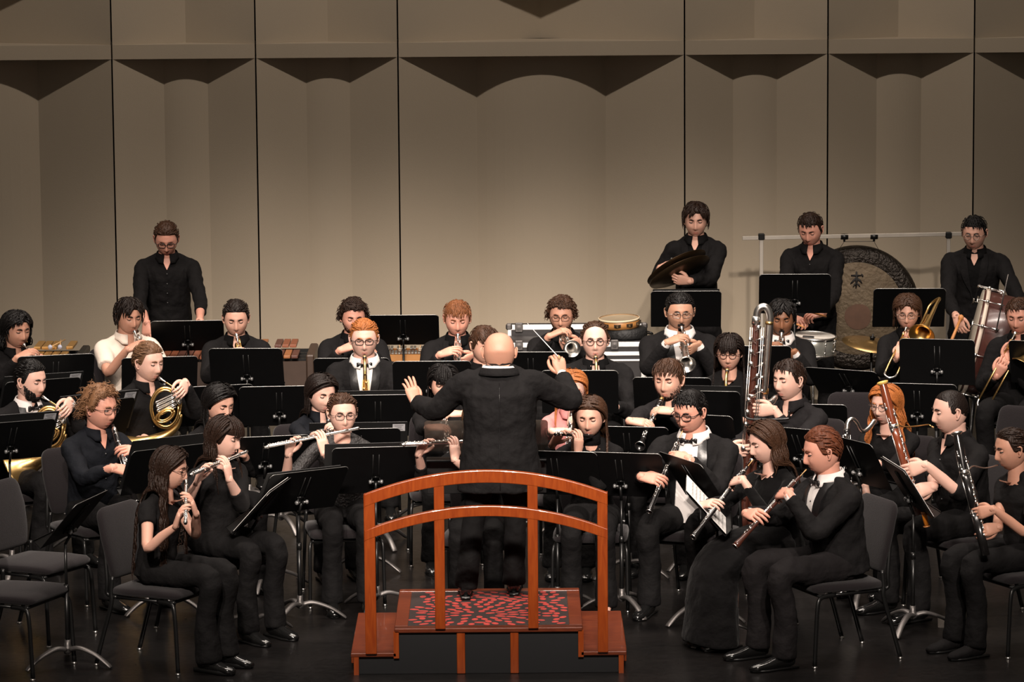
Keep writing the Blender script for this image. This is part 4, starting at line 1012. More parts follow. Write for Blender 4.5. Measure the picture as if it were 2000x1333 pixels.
# ================================================================ chairs
_chair = None
def chair(loc, yaw, label, group='orchestra chairs'):
    global _chair
    if _chair is None:
        o = empty('padded_chair'); 
        s = MB(); tube(s, [(0, -0.245, 0.438), (0, -0.235, 0.440), (0, -0.20, 0.446), (0, -0.08, 0.446), (0, 0.08, 0.440), (0, 0.19, 0.438), (0, 0.215, 0.438)], [(0.010, 0.18), (0.022, 0.205), (0.028, 0.225), (0.029, 0.228), (0.029, 0.225), (0.027, 0.215), (0.012, 0.19)], 28, ref=(0, 0, 1), sq=5)
        s.build('seat', M_pad, o)
        b = MB(); tube(b, spline([(0, 0.215, 0.50), (0, 0.218, 0.52), (0, 0.232, 0.62), (0, 0.255, 0.74), (0, 0.285, 0.85), (0, 0.295, 0.885), (0, 0.298, 0.90)], 3), np.stack([lerp_r([0.010, 0.022, 0.026, 0.026, 0.024, 0.018, 0.008], 19), lerp_r([0.15, 0.185, 0.205, 0.215, 0.205, 0.185, 0.15], 19)], 1), 26, ref=(0, 1, 0), sq=4.5)
        b.build('backrest', M_pad, o)
        fr = MB(); tube(fr, spline([(-0.20, -0.20, 0.405), (-0.20, 0.19, 0.405), (0.20, 0.19, 0.405), (0.20, -0.20, 0.405), (-0.20, -0.20, 0.405)], 1), 0.010, 8)
        for x_ in (-0.205, 0.205): tube(fr, spline([(x_, 0.17, 0.405), (x_, 0.235, 0.42), (x_, 0.235, 0.50), (x_*0.9, 0.262, 0.70)], 5), (0.012), 8)
        fr.build('seat_frame', M_frame, o)
        for x_ in (-1, 1):
            for fb in (0, 1):
                l = MB()
                if fb == 0: pts = spline([(x_*0.20, -0.10, 0.405), (x_*0.21, -0.185, 0.400), (x_*0.222, -0.222, 0.365), (x_*0.225, -0.235, 0.20), (x_*0.228, -0.245, 0.012)], 5)
                else: pts = spline([(x_*0.205, 0.20, 0.52), (x_*0.212, 0.205, 0.43), (x_*0.215, 0.205, 0.36), (x_*0.22, 0.26, 0.18), (x_*0.222, 0.31, 0.012)], 5)
                tube(l, pts, np.array([(0.0135, 0.0105)]*len(pts)), 10); lo = l.build('leg', M_frame, o)
                g_ = MB(); lathe(g_, [(0.006, 0.022), (0.0085, 0.014), (0.015, 0.010), (0.016, 0.0), (0, 0.0)], 12, (np.eye(3), (pts[-1][0], pts[-1][1], 0))); g_.build('glide', M_silver, lo, label='bright metal foot')
        _chair = o; index_kids(o); c = o
    else: c = copy_tree(_chair)
    c.location = (loc[0], loc[1], 0); c.rotation_euler = (0, 0, R_(yaw)); tag(c, label, 'chair', group)
    return c
# ================================================================ setting
M_wall = mat('shell_paint', (0.43, 0.362, 0.272), 0.75, 0, 0.06, 1.3, 0.08, 160, 0, 0, 0.25)
M_gap = mat('dark_backing', (0.003, 0.003, 0.003), 0.9)
fm = bpy.data.materials.new('stage_floor'); fm.use_nodes = True; nt = fm.node_tree; b = nt.nodes['Principled BSDF']
tc = nt.nodes.new('ShaderNodeTexCoord'); n1 = nt.nodes.new('ShaderNodeTexNoise'); n1.inputs['Scale'].default_value = 1.4; n1.inputs['Detail'].default_value = 8; n1.inputs['Roughness'].default_value = 0.7
mp = nt.nodes.new('ShaderNodeMapping'); mp.inputs['Scale'].default_value = (1, 2.2, 1); nt.links.new(tc.outputs['Object'], mp.inputs[0]); nt.links.new(mp.outputs[0], n1.inputs[0])
n2 = nt.nodes.new('ShaderNodeTexNoise'); n2.inputs['Scale'].default_value = 23; n2.inputs['Detail'].default_value = 6; nt.links.new(tc.outputs['Object'], n2.inputs[0])
cr = nt.nodes.new('ShaderNodeValToRGB'); cr.color_ramp.elements[0].position = 0.35; cr.color_ramp.elements[0].color = (0.0028, 0.0025, 0.0025, 1); cr.color_ramp.elements[1].position = 0.75; cr.color_ramp.elements[1].color = (0.0095, 0.0082, 0.0078, 1)
nt.links.new(n1.outputs['Fac'], cr.inputs[0]); nt.links.new(cr.outputs[0], b.inputs['Base Color'])
mr = nt.nodes.new('ShaderNodeMapRange'); mr.inputs[3].default_value = 0.22; mr.inputs[4].default_value = 0.42; nt.links.new(n2.outputs['Fac'], mr.inputs[0]); nt.links.new(mr.outputs[0], b.inputs['Roughness'])
b.inputs['Specular IOR Level'].default_value = 0.3
f = MB(); box(f, (0, 21.5, -0.05), (30, 24, 0.1)); fo = f.build('floor', fm, smooth=False); fo['kind'] = 'structure'
# scuff marks on the floor boards
WY = 30.7
def wx(px): return P(px, 100, WY)[0]
seams = [-343, 218, 499, 777, 1337, 1617, 1903, 2463]
ZL0, ZL1, ZU0, ZU1 = 2.81, 2.925, 3.62, 3.74
bk = MB(); box(bk, (0, WY+0.75, 2.6), (16, 0.1, 5.2)); wall = bk.build('wall_back', M_gap, smooth=False); wall['kind'] = 'structure'
for i in range(len(seams)-1):
    x0, x1 = wx(seams[i])+0.006, wx(seams[i+1])-0.006; W = x1-x0; wide = W > 1.6; g = MB()
    d1 = 0.25 if wide else 0.155; d0 = 0.115 if wide else 0.125; u0 = 0.272 if wide else 0.345
    us = list(np.linspace(0, u0, 3))+list(np.linspace(u0, 1-u0, 15)[1:-1])+list(np.linspace(1-u0, 1, 3)); us = np.array(us)
    def dep(u):
        if u <= u0: return d1*u/u0
        if u >= 1-u0: return d1*(1-u)/u0
        t = (u-0.5)/(0.5-u0); return d0+(d1-d0)*t*t
    n = len(us); zz = [0, ZL0+0.02]
    v = [(x0+W*u, WY+dep(u), z) for z in zz for u in us]; g.add(v, [[k, k+1, n+k+1, n+k] for k in range(n-1)])
    box(g, ((x0+x1)/2, WY+0.20, (ZL0+ZL1)/2), (W, 0.40, ZL1-ZL0))
    D = W*0.41/2*1.0
    v = [(x0, WY+0.0, ZL1), ((x0+x1)/2, WY+D, ZL1), (x1, WY+0.0, ZL1), (x0, WY+0.0, ZU0), ((x0+x1)/2, WY+D, ZU0), (x1, WY+0.0, ZU0)]
    g.add(v, [[0, 1, 4, 3], [1, 2, 5, 4]])
    box(g, ((x0+x1)/2, WY+0.25, (ZU0+ZU1)/2), (W, 0.50, ZU1-ZU0))
    v = [(x0, WY, ZU1), (x1, WY, ZU1), (x0, WY, 5.2), (x1, WY, 5.2)]; g.add(v, [[0, 1, 3, 2]])
    o = g.build('wall_panel', M_wall, wall, smooth=False)
# ================================================================ podium
def woodmat(name, c1, c2, rough=0.32):
    m = bpy.data.materials.new(name); m.use_nodes = True; nt = m.node_tree; b = nt.nodes['Principled BSDF']; b.inputs['Roughness'].default_value = rough
    b.inputs['Coat Weight'].default_value = 0.25
    tc = nt.nodes.new('ShaderNodeTexCoord'); mp = nt.nodes.new('ShaderNodeMapping'); mp.inputs['Scale'].default_value = (9, 9, 1.2) if 'tread' not in name else (2, 7, 9)
    n = nt.nodes.new('ShaderNodeTexNoise'); n.inputs['Scale'].default_value = 5; n.inputs['Detail'].default_value = 6; n.inputs['Distortion'].default_value = 0.8
    cr = nt.nodes.new('ShaderNodeValToRGB'); cr.color_ramp.elements[0].position = 0.3; cr.color_ramp.elements[0].color = (*c1, 1); cr.color_ramp.elements[1].position = 0.72; cr.color_ramp.elements[1].color = (*c2, 1)
    nt.links.new(tc.outputs['Object'], mp.inputs[0]); nt.links.new(mp.outputs[0], n.inputs[0]); nt.links.new(n.outputs['Fac'], cr.inputs[0]); nt.links.new(cr.outputs[0], b.inputs['Base Color'])
    return m
M_cherry = woodmat('cherry_wood', (0.25, 0.038, 0.005), (0.36, 0.068, 0.009)); M_tread = woodmat('tread_cherry', (0.11, 0.019, 0.006), (0.17, 0.034, 0.009), 0.38)
M_panel = mat('podium_black_panel', (0.0065, 0.007, 0.0085), 0.6, 0, 0.2, 40)
M_carpet = mat('carpet_dark', (0.022, 0.011, 0.009), 0.95, 0, 0.3, 60, 0.4, 220); M_petal = mat('carpet_petal_red', (0.42, 0.040, 0.030), 0.9, 0, 0.45, 30, 0.4, 220)
ZP = 0.265; ZS = 0.125
fl = G(770, 1229, ZP); frr = G(1138, 1226, ZP)
YF = (fl[1]+frr[1])/2; XC = (fl[0]+frr[0])/2; PW = frr[0]-fl[0]; PD = G(955, 1150, ZP)[1]-YF
pod = empty('podium', (XC, YF, 0)); tag(pod, 'cherry wood conductor podium with arched guard rail and red leaf carpet', 'podium')
sw = (G(1222, 1274, ZS)[0]-G(690, 1279, ZS)[0])/2          # half width at step level
hw = PW/2
t = MB(); bw = 0.075
for a in ((0, bw/2, PW, bw), (0, PD-bw/2, PW, bw)): box(t, (a[0], a[1], ZP-0.013), (a[2], a[3], 0.026), ch=0.004)
for s in (-1, 1): box(t, (s*(hw-bw/2), PD/2, ZP-0.0128), (bw, PD-2*bw, 0.0256), ch=0.003)
t.build('platform_frame', M_tread, pod, smooth=False)
cp = MB(); box(cp, (0, PD/2, ZP-0.012), (PW-2*bw+0.002, PD-2*bw+0.002, 0.02)); cpo = cp.build('carpet', M_carpet, pod, smooth=False)
pt = MB(); rr = random.Random(3); cx0, cy0 = PW/2-bw, PD-2*bw
done = []
for (fx, fy) in ((-0.06, 0.33), (0.32, 0.66), (-0.40, 0.62), (0.34, 0.05), (-0.33, 0.10), (0.02, 0.80)):
    for ring in range(1, 7):
        n = 5+ring*5
        for k in range(n):
            a = 2*PI*k/n+ring*0.4+rr.uniform(-.05, .05); r0 = 0.010+ring*0.064
            x, y = fx+math.cos(a)*r0, fy+bw*0.6+math.sin(a)*r0
            if abs(x) > cx0-0.02 or y < bw+0.02 or y > bw+cy0-0.02: continue
            if any((x-q[0])**2+(y-q[1])**2 < 0.049**2 for q in done) or rr.random() < 0.08: continue
            done.append((x, y)); L_, w_ = 0.0305*rr.uniform(0.85, 1.1), 0.0185
            v = [(x, y, ZP-0.0003)]+[(x+math.cos(a)*L_*math.cos(b_)-math.sin(a)*w_*math.sin(b_), y+math.sin(a)*L_*math.cos(b_)+math.cos(a)*w_*math.sin(b_), ZP-0.0012) for b_ in np.linspace(0, 2*PI, 11)[:-1]]
            pt.add(v, [[0, 1+i, 1+(i+1) % 10] for i in range(10)])
pt.build('leaf_pattern', M_petal, cpo, kind='stuff', label='woven red leaf shapes')
for s in (-1, 1):
    st_ = MB(); box(st_, (s*(hw+sw)/2, PD/2+0.0, ZS-0.011), (sw-hw+0.02, PD+0.0, 0.022), ch=0.003); st_.build('step_tread', M_tread, pod, smooth=False)
    ed = MB(); box(ed, (s*(hw-0.010), 0.012, (ZS+ZP)/2-0.012-0.012), (0.030, 0.024, ZP-ZS+0.012)); ed.build('corner_trim', M_cherry, pod, smooth=False)
    ed = MB(); box(ed, (s*(sw-0.020), 0.014, (ZS-0.022)/2), (0.028, 0.026, ZS-0.022)); ed.build('corner_trim', M_cherry, pod, smooth=False)
    sd = MB(); box(sd, (s*(sw-0.012), PD/2+0.02, (ZS-0.022)/2), (0.012, PD-0.03, ZS-0.03)); sd.build('side_board', M_cherry, pod, smooth=False)
    sd = MB(); box(sd, (s*(hw-0.02), PD/2+0.02, (ZS+ZP)/2-0.02), (0.012, PD-0.05, ZP-ZS)); sd.build('riser_board', M_tread, pod, smooth=False)
for s in (-1, 1):
    sb_ = MB(); box(sb_, (s*(sw+0.004), PD*0.55, 0.062), (0.022, PD*0.75, 0.075), ch=0.004); sb_.build('side_cleat', M_cherry, pod, smooth=False)
pn = MB(); box(pn, (0, 0.035, (ZP-0.026)/2), (2*hw-0.05, 0.02, ZP-0.028)); box(pn, (0, 0.036, (ZS-0.022)/2), (2*sw-0.05, 0.02, ZS-0.024)); pn.build('front_panel', M_panel, pod, smooth=False)
bp_ = MB(); box(bp_, (0, PD-0.035, (ZP-0.026)/2), (2*hw-0.05, 0.02, ZP-0.028)); bp_.build('rear_panel', M_panel, pod, smooth=False)
for px in (900, 1005):
    x = G(px, 1280, 0.13)[0]-XC; vt = MB(); box(vt, (x, 0.018, (ZP-0.028)/2), (0.046, 0.016, ZP-0.03), ch=0.003); vt.build('panel_trim', M_cherry, pod, smooth=False)
# guard rail: two arched rails and four posts standing at the hall side
YR = -0.005
def rx(px, py): return P(px, py, YF+YR)[0]-XC
def rz_(px, py): return P(px, py, YF+YR)[2]
xl, xr = rx(713, 1100), rx(1187, 1100)
def arch(pts, th_):
    xs = np.array([rx(a, b) for a, b in pts]); zs = np.array([rz_(a, b) for a, b in pts]); co = np.polyfit(xs, zs, 2)
    X = np.linspace(xl, xr, 33); Z = np.polyval(co, X); m_ = MB(); v = []
    for x, z in zip(X, Z):
        for (dy, dz) in ((-0.021, 0.0), (0.021, 0.0), (0.021, -th_), (-0.021, -th_)): v.append((x, YR+dy, z+dz))
    f = []
    for i in range(32):
        for j in range(4): k = (j+1) % 4; f.append([i*4+j, i*4+k, (i+1)*4+k, (i+1)*4+j])
    f += [[0, 1, 2, 3], [128+3, 128+2, 128+1, 128]]
    m_.add(v, f); return m_, co
ra, ca = arch([(712, 965), (850, 928), (950, 919), (1050, 924), (1186, 963)], 0.070); o = ra.build('top_rail', M_cherry, pod, smooth=False); bv = o.modifiers.new('b', 'BEVEL'); bv.width = 0.004; bv.segments = 2
rb_, cb = arch([(714, 1035), (850, 998), (950, 988), (1050, 994), (1186, 1033)], 0.058); o = rb_.build('lower_rail', M_cherry, pod, smooth=False); bv = o.modifiers.new('b', 'BEVEL'); bv.width = 0.004; bv.segments = 2
for (px, pw, zb) in ((723, 22, ZS), (859, 20, ZP), (1041, 20, ZP), (1177, 20, ZS)):
    x = rx(px, 1120); w_ = pw/352; ztop = np.polyval(ca, x)-0.01
    p_ = MB(); box(p_, (x, YR+0.0, (zb+ztop)/2), (w_, 0.038, ztop-zb), ch=0.003); p_.build('post', M_cherry, pod, smooth=False)
# ================================================================ percussion
def keyboard(name, label, x0, x1, Y, z, cols, nbar, depth, group=None, res=None, frontboard=None, endcap=True, barm=None):
    xc = (x0+x1)/2; o = empty(name, (xc, Y, 0)); tag(o, label, 'percussion'); W = x1-x0; rr = random.Random(nbar)
    fr = MB()
    for y_ in (-depth*0.40, -depth*0.12, depth*0.10, depth*0.42): box(fr, (0, y_, z-0.05), (W, 0.02, 0.03))
    fr.build('rail', M_frame, o, smooth=False)
    pitch = W/nbar
    for i in range(nbar):
        for row in (0, 1):
            if row and i % 7 in (2, 6): continue
            L = depth*0.55*(1.06-0.12*i/nbar); x = -W/2+pitch*(i+0.5+(0.5 if row else 0)); y_ = -depth*0.27 if not row else depth*0.24
            if x > W/2-0.03: continue
            bm = MB(); box(bm, (x, y_, z-0.012+(0.035 if row else 0)), (pitch*0.88, L*0.98, 0.021), ch=0.003)
            bm.build('tone_bar', cols[rr.randrange(len(cols))], o, smooth=False)
    if res:
        for i in range(nbar):
            r_ = MB(); L = res*(1-0.35*i/nbar); x = -W/2+pitch*(i+0.5); tube(r_, [(x, -depth*0.27, z-0.06), (x, -depth*0.27, z-0.06-L)], pitch*0.38, 12); r_.build('resonator_tube', mat('resonator_gold', (0.36, 0.24, 0.08), 0.35, 0.8), o)
    for s in (-1, 1):
        e = MB(); box(e, (s*(W/2+0.03), 0, z-0.10), (0.06, depth, 0.20), ch=0.01); e.build('end_block', frontboard or M_frame, o, smooth=False)
        for y_ in (-depth*0.35, depth*0.35):
            l = MB(); tube(l, [(s*(W/2+0.03), y_, z-0.2), (s*(W/2+0.03), y_, 0.05)], 0.022, 10); ball(l, (s*(W/2+0.03), y_, 0.035), (0.02, 0.035, 0.035), 10); l.build('leg', M_frame, o)
    if frontboard:
        fb = MB(); n = 20; X = np.linspace(-W/2, W/2, n); v = []
        for x in X:
            zb = z-0.22-0.035*abs(2*x/W)**2; v += [(x, -depth/2-0.01, z-0.045), (x, -depth/2-0.01, zb), (x, -depth/2+0.012, zb), (x, -depth/2+0.012, z-0.045)]
        f = [[i*4+j, i*4+(j+1) % 4, (i+1)*4+(j+1) % 4, (i+1)*4+j] for i in range(n-1) for j in range(4)]; fb.add(v, f); fb.build('front_board', frontboard, o, smooth=False)
    return o
R1 = mat('rosewood_red', (0.20, 0.062, 0.028), 0.4, 0, 0.3, 25); R2 = mat('rosewood_dark', (0.085, 0.032, 0.022), 0.4, 0, 0.3, 25); R3 = mat('rosewood_orange', (0.27, 0.10, 0.035), 0.4, 0, 0.3, 25)
M_wal = mat('walnut_case', (0.045, 0.026, 0.017), 0.45, 0, 0.25, 14)
YM = 28.05; a = P(278, 690, YM); b_ = P(602, 690, YM)
keyboard('marimba', 'rosewood marimba with gold resonator tubes behind the left trumpet players', a[0], b_[0], YM, 0.835, [R1, R1, R2, R3], 22, 0.62, res=0.42, frontboard=M_wal)
a = P(10, 690, 28.05); b_ = P(152, 690, 28.05)
M_gbar = mat('gold_anodised_bar', (0.42, 0.235, 0.075), 0.38, 0.55, 0.1, 8)
keyboard('vibraphone', 'vibraphone with gold metal bars beside the far left trumpet player', a[0], b_[0], 28.05, 0.835, [M_gbar], 9, 0.6, res=0.3, frontboard=None)
M_yarn = mat('blue_white_yarn', (0.45, 0.47, 0.58), 0.9, 0, 0.5, 90, 0.5, 120); M_birch = mat('birch_handle', (0.62, 0.38, 0.17), 0.5, 0, 0.1, 20)
for k, (px, py, qx, qy, wh) in enumerate(((98, 679, 116, 668, 'left'), (117, 679, 118, 667, 'right'))):
    hd = np.array(P(px, py, 27.92)); tl = np.array(P(qx, qy, 28.1)); hd[2] = 0.882; o = empty('mallet', hd); tag(o, '%s blue and white yarn mallet resting on the vibraphone bars' % wh, 'mallet', 'yarn mallets')
    m_ = MB(); ball(m_, (0, 0, 0), (0.017, 0.017, 0.019), 14); m_.build('yarn_head', M_yarn, o)
    m_ = MB(); d_ = unit(tl-hd); d_[2] = 0.05; tube(m_, [d_*0.012, d_*0.30], 0.0042, 8); m_.build('handle', M_birch, o)
# glockenspiel in its wooden case on a small black table
YG = 28.2; a = P(752, 690, YG); b_ = P(832, 690, YG); xc = (a[0]+b_[0])/2; W = b_[0]-a[0]; zt = 0.80
tb = empty('side_table', (xc, YG, 0)); tag(tb, 'small black side table under the wooden cased glockenspiel', 'table')
m_ = MB(); box(m_, (0, 0, zt-0.095), (W+0.25, 0.4, 0.03), ch=0.004); m_.build('table_top', M_frame, tb, smooth=False)
for sx in (-1, 1):
    for sy in (-1, 1): m_ = MB(); tube(m_, [(sx*(W/2+0.09), sy*0.17, zt-0.11), (sx*(W/2+0.09), sy*0.17, 0)], 0.014, 8); m_.build('leg', M_frame, tb)
gl = empty('glockenspiel', (xc, YG, zt-0.08)); tag(gl, 'glockenspiel with grey steel bars in an orange wooden case', 'percussion')
M_case = mat('orange_case_wood', (0.42, 0.19, 0.055), 0.45, 0, 0.2, 12)
for (c_, s_) in (((0, -0.165, 0.035), (W+0.12, 0.018, 0.07)), ((0, 0.165, 0.035), (W+0.12, 0.018, 0.07)), ((-(W/2+0.05), 0, 0.035), (0.018, 0.33, 0.07)), ((W/2+0.05, 0, 0.035), (0.018, 0.33, 0.07)), ((0, 0, 0.008), (W+0.1, 0.32, 0.014))):
    m_ = MB(); box(m_, c_, s_, ch=0.002); m_.build('case_board', M_case, gl, smooth=False)
M_bar = mat('grey_steel_bar', (0.30, 0.29, 0.27), 0.35, 0.8)
for i in range(12):
    for row in (0, 1):
        if row and i % 7 in (2, 6): continue
        x = -W/2+W*(i+0.5+0.5*row)/12.5; m_ = MB(); box(m_, (x, -0.06 if not row else 0.09, 0.073+0.012*row), (W/12*0.75, 0.17-0.004*i, 0.009), ch=0.001); m_.build('tone_bar', M_bar, gl, smooth=False)
for k, (px, qx) in enumerate(((781, 776), (820, 826))):
    hd = np.array(P(px, 683, 28.1)); hd[2] = zt+0.018; o = empty('mallet', hd); tag(o, '%s hard white ball mallet lying on the glockenspiel' % ('left' if k == 0 else 'right'), 'mallet', 'glockenspiel mallets')
    m_ = MB(); ball(m_, (0, 0, 0), 0.0135, 12); m_.build('ball_head', mat('ivory_ball', (0.6, 0.5, 0.38), 0.4), o)
    m_ = MB(); tube(m_, [(0, 0, 0), (0.012*(1 if k else -1), 0.20, 0.06)], 0.0035, 8); m_.build('handle', M_birch, o)
# flight cases
M_ply = mat('case_laminate', (0.02, 0.018, 0.018), 0.5, 0, 0.15, 30, 0.05, 200); M_alu = mat('aluminium_edge', (0.85, 0.83, 0.81), 0.5, 0.3, 0.15, 14)
def flight_case(x0, x1, Y0, Y1, z0, z1, label, bands):
    o = empty('flight_case', ((x0+x1)/2, Y0, z0)); tag(o, label, 'case', 'percussion flight cases'); W = x1-x0; D = Y1-Y0; H = z1-z0
    m_ = MB(); box(m_, (0, D/2, H/2), (W-0.01, D-0.01, H-0.006), ch=0.004); m_.build('shell', M_ply, o, smooth=False)
    for z, h_ in bands:
        m_ = MB(); box(m_, (0, D/2, z-z0), (W+0.006, D+0.006, h_), ch=0.003); m_.build('aluminium_band', M_alu, o, smooth=False)
    for s in (-1, 1):
        m_ = MB(); box(m_, (s*(W/2-0.012), -0.001, H/2), (0.028, 0.012, H-0.01), ch=0.002); m_.build('corner_edge', M_alu, o, smooth=False)
        m_ = MB(); box(m_, (s*(W/2-0.008), 0.01, H-0.02), (0.05, 0.05, 0.05), ch=0.012); m_.build('ball_corner', M_steel, o, smooth=False)
    for x in (-W*0.42, W*0.28):
        m_ = MB(); box(m_, (x, -0.006, bands[1][0]-z0), (0.06, 0.02, 0.075), ch=0.006); lathe(m_, [(0.012, 0), (0.02, 0.008), (0, 0.01)], 10, (basis((0, -1, 0)), (x, -0.014, bands[1][0]-z0))); m_.build('latch', M_steel, o, smooth=False)
    return o
YC = 28.7; YC2 = 29.08; zz = lambda py, Y=YC: P(1000, py, Y)[2]
xa, xb = P(992, 640, YC)[0], P(1264, 640, YC)[0]
ztop = zz(668)
flight_case(xa, xb, YC2, YC2+0.09, 0.0, zz(634, YC2), 'tall black flight case with aluminium bands behind the tambourine', [(0.03, 0.04), (zz(640, YC2), 0.040), (zz(676, YC2), 0.02)])
flight_case(xa+0.0, xb-0.02, YC, YC+0.36, 0.0, ztop, 'lower black flight case with aluminium bands, carrying the drum bag and tambourine', [(0.03, 0.04), (zz(675), 0.036), (zz(693), 0.030), (zz(706), 0.014)])
# tambourine on a black drum bag on top of the case
tp = P(1212, 640, YC+0.18); zt = ztop
bg = empty('drum_bag', (tp[0]+0.03, YC+0.18, zt)); tag(bg, 'round black drum bag under the tambourine on the flight case', 'bag')
m_ = MB(); lathe(m_, [(0.0, 0.0), (0.165, 0.0), (0.175, 0.02), (0.172, 0.07), (0.155, 0.082), (0, 0.085)], 28); m_.build('bag_body', mat('black_nylon', (0.008, 0.008, 0.008), 0.6, 0, 0.2, 60, 0.4, 40), bg)
m_ = MB(); tube(m_, spline([(0.15, -0.05, 0.06), (0.20, -0.10, 0.05), (0.21, -0.04, 0.03), (0.17, 0.02, 0.03)], 5), (0.006), 6); m_.build('bag_strap', M_frame, bg)
tm_ = empty('tambourine', (tp[0]-0.01, YC+0.17, zt+0.088)); tm_.rotation_euler = (R_(3), R_(-2), 0); tag(tm_, 'large wooden tambourine with cream skin lying on the drum bag', 'tambourine')
m_ = MB(); lathe(m_, [(0.148, 0.0), (0.152, 0.0), (0.154, 0.028), (0.154, 0.062), (0.148, 0.064), (0.146, 0.0)], 40); m_.build('wooden_shell', M_case, tm_)
m_ = MB(); lathe(m_, [(0, 0.062), (0.150, 0.062), (0.157, 0.065), (0.157, 0.058)], 40); m_.build('skin', mat('drum_skin', (0.30, 0.24, 0.16), 0.7, 0, 0.2, 14), tm_)
m_ = MB(); lathe(m_, [(0.1525, 0.070), (0.158, 0.070), (0.158, 0.056), (0.1525, 0.056)], 40); m_.build('hoop', mat('cream_hoop', (0.66, 0.55, 0.38), 0.5), tm_)
for i in range(10):
    a = 2*PI*i/10+0.2
    m_ = MB(); cx, cy = 0.1505*math.cos(a), 0.1505*math.sin(a); box(m_, (cx, cy, 0.030), (0.012, 0.052, 0.024), rot=rotz(a)); m_.build('jingle_slot', M_bore, tm_, smooth=False)
    m_ = MB()
    for dz in (0.024, 0.031, 0.038): lathe(m_, [(0, 0.002), (0.012, 0.0015), (0.022, 0.0), (0.022, -0.001)], 14, (np.eye(3), (cx*1.01, cy*1.01, dz-0.002)))
    m_.build('jingle', mat('dark_bronze', (0.16, 0.11, 0.06), 0.35, 0.9), tm_)
# gong and its frame
YGn = 29.9; gc = P(1673, 603, YGn); gr = 0.497
gs = empty('gong_rack', (gc[0], YGn, 0)); tag(gs, 'tall chrome square tube rack holding the large gong', 'rack')
x_l = P(1487, 520, YGn)[0]-gc[0]; x_r = P(1852, 520, YGn)[0]-gc[0]; ztp = P(1670, 461, YGn)[2]
M_chr = mat('chrome_bar', (0.62, 0.57, 0.50), 0.42, 0.8, 0.2, 6)
m_ = MB(); box(m_, ((x_l+x_r)/2, 0, ztp), (x_r-x_l+0.30, 0.03, 0.03), rot=roty(-0.012), ch=0.002); m_.build('cross_bar', M_chr, gs, smooth=False)
for x in (x_l, x_r):
    m_ = MB(); box(m_, (x, 0, ztp/2), (0.03, 0.03, ztp-0.02), ch=0.002); m_.build('upright', M_chr, gs, smooth=False)
    m_ = MB(); box(m_, (x, 0, ztp), (0.05, 0.05, 0.05), ch=0.006); m_.build('corner_clamp', M_frame, gs, smooth=False)
    m_ = MB(); box(m_, (x, 0, 0.03), (0.04, 0.55, 0.04), ch=0.004); m_.build('foot', M_frame, gs, smooth=False)
for px in (1649, 1707):
    x = P(px, 461, YGn)[0]-gc[0]; m_ = MB(); lathe(m_, [(0.0, -0.03), (0.022, -0.028), (0.024, 0.0), (0.022, 0.03), (0, 0.032)], 12, (basis((1, 0, 0)), (x, 0, ztp-0.006))); box(m_, (x, 0, ztp-0.03), (0.016, 0.02, 0.03)); m_.build('hanger_clamp', M_frame, gs)
m_ = MB(); p1 = (P(1649, 461, YGn)[0]-gc[0], 0, ztp-0.045); p2 = (P(1707, 461, YGn)[0]-gc[0], 0, ztp-0.045); zc = gc[2]
tube(m_, [(-0.16, 0.0, zc+gr-0.055), p1, p2, (0.185, 0.0, zc+gr-0.055)], 0.0022, 6); m_.build('cord', M_frame, gs)
gg = empty('gong', (gc[0], YGn, gc[2])); gg.rotation_euler = (R_(-4), 0, R_(-4)); tag(gg, 'huge dark bronze gong with hammered rim and black emblem', 'gong')
Mg = (basis((0, -1, 0), (1, 0, 0)), (0, 0, 0))
m_ = MB(); lathe(m_, [(0, 0.030), (0.10, 0.029), (0.28, 0.014), (0.365, 0.002)], 56, Mg); m_.build('face', mat('gong_face', (0.10, 0.072, 0.042), 0.55, 0.45, 0.35, 9, 0.4, 24), gg)
m_ = MB(); lathe(m_, [(0, 0.0305), (0.09, 0.0300), (0.105, 0.0292)], 40, (basis((0, -1, 0), (1, 0, 0)), (0.01, 0, -0.06))); m_.build('centre_patch', mat('gong_patina', (0.085, 0.042, 0.024), 0.6, 0.4, 0.35, 14), gg)
m_ = MB(); lathe(m_, [(0.365, 0.002), (0.40, 0.004), (0.455, -0.003), (0.478, -0.020), (0.492, -0.045), (0.497, -0.075), (0.49, -0.085)], 64, Mg); m_.build('hammered_rim', mat('gong_rim', (0.022, 0.017, 0.013), 0.35, 0.6, 0.5, 16, 0.9, 40), gg)
em = MB()
for (x0, y0, x1, y1, w_) in ((-.045, .262, .035, .262, .010), (-.002, .295, -.006, .16, .011), (-.006, .245, -.050, .195, .009), (-.002, .245, .042, .200, .009), (-.028, .225, .026, .225, .008), (-.006, .205, -.030, .170, .008), (-.004, .205, .026, .172, .008), (.036, .275, .048, .250, .008)):
    tube(em, [(x0, -0.024, y0), ((x0+x1)/2+.003, -0.0245, (y0+y1)/2), (x1, -0.024, y1)], [(w_*0.5, 0.004), (w_, 0.004), (w_*0.4, 0.004)], 6, ref=(0.7, 0, 0.7))
for (x0, x1, z_) in ((-.05, .07, -.285), (-.02, .03, -.268)): tube(em, [(x0, -0.019, z_), (x1, -0.019, z_)], 0.006, 6)
em.build('emblem', mat('gong_ink', (0.008, 0.006, 0.005), 0.7), gg, label='black brushed character emblem', kind='stuff')
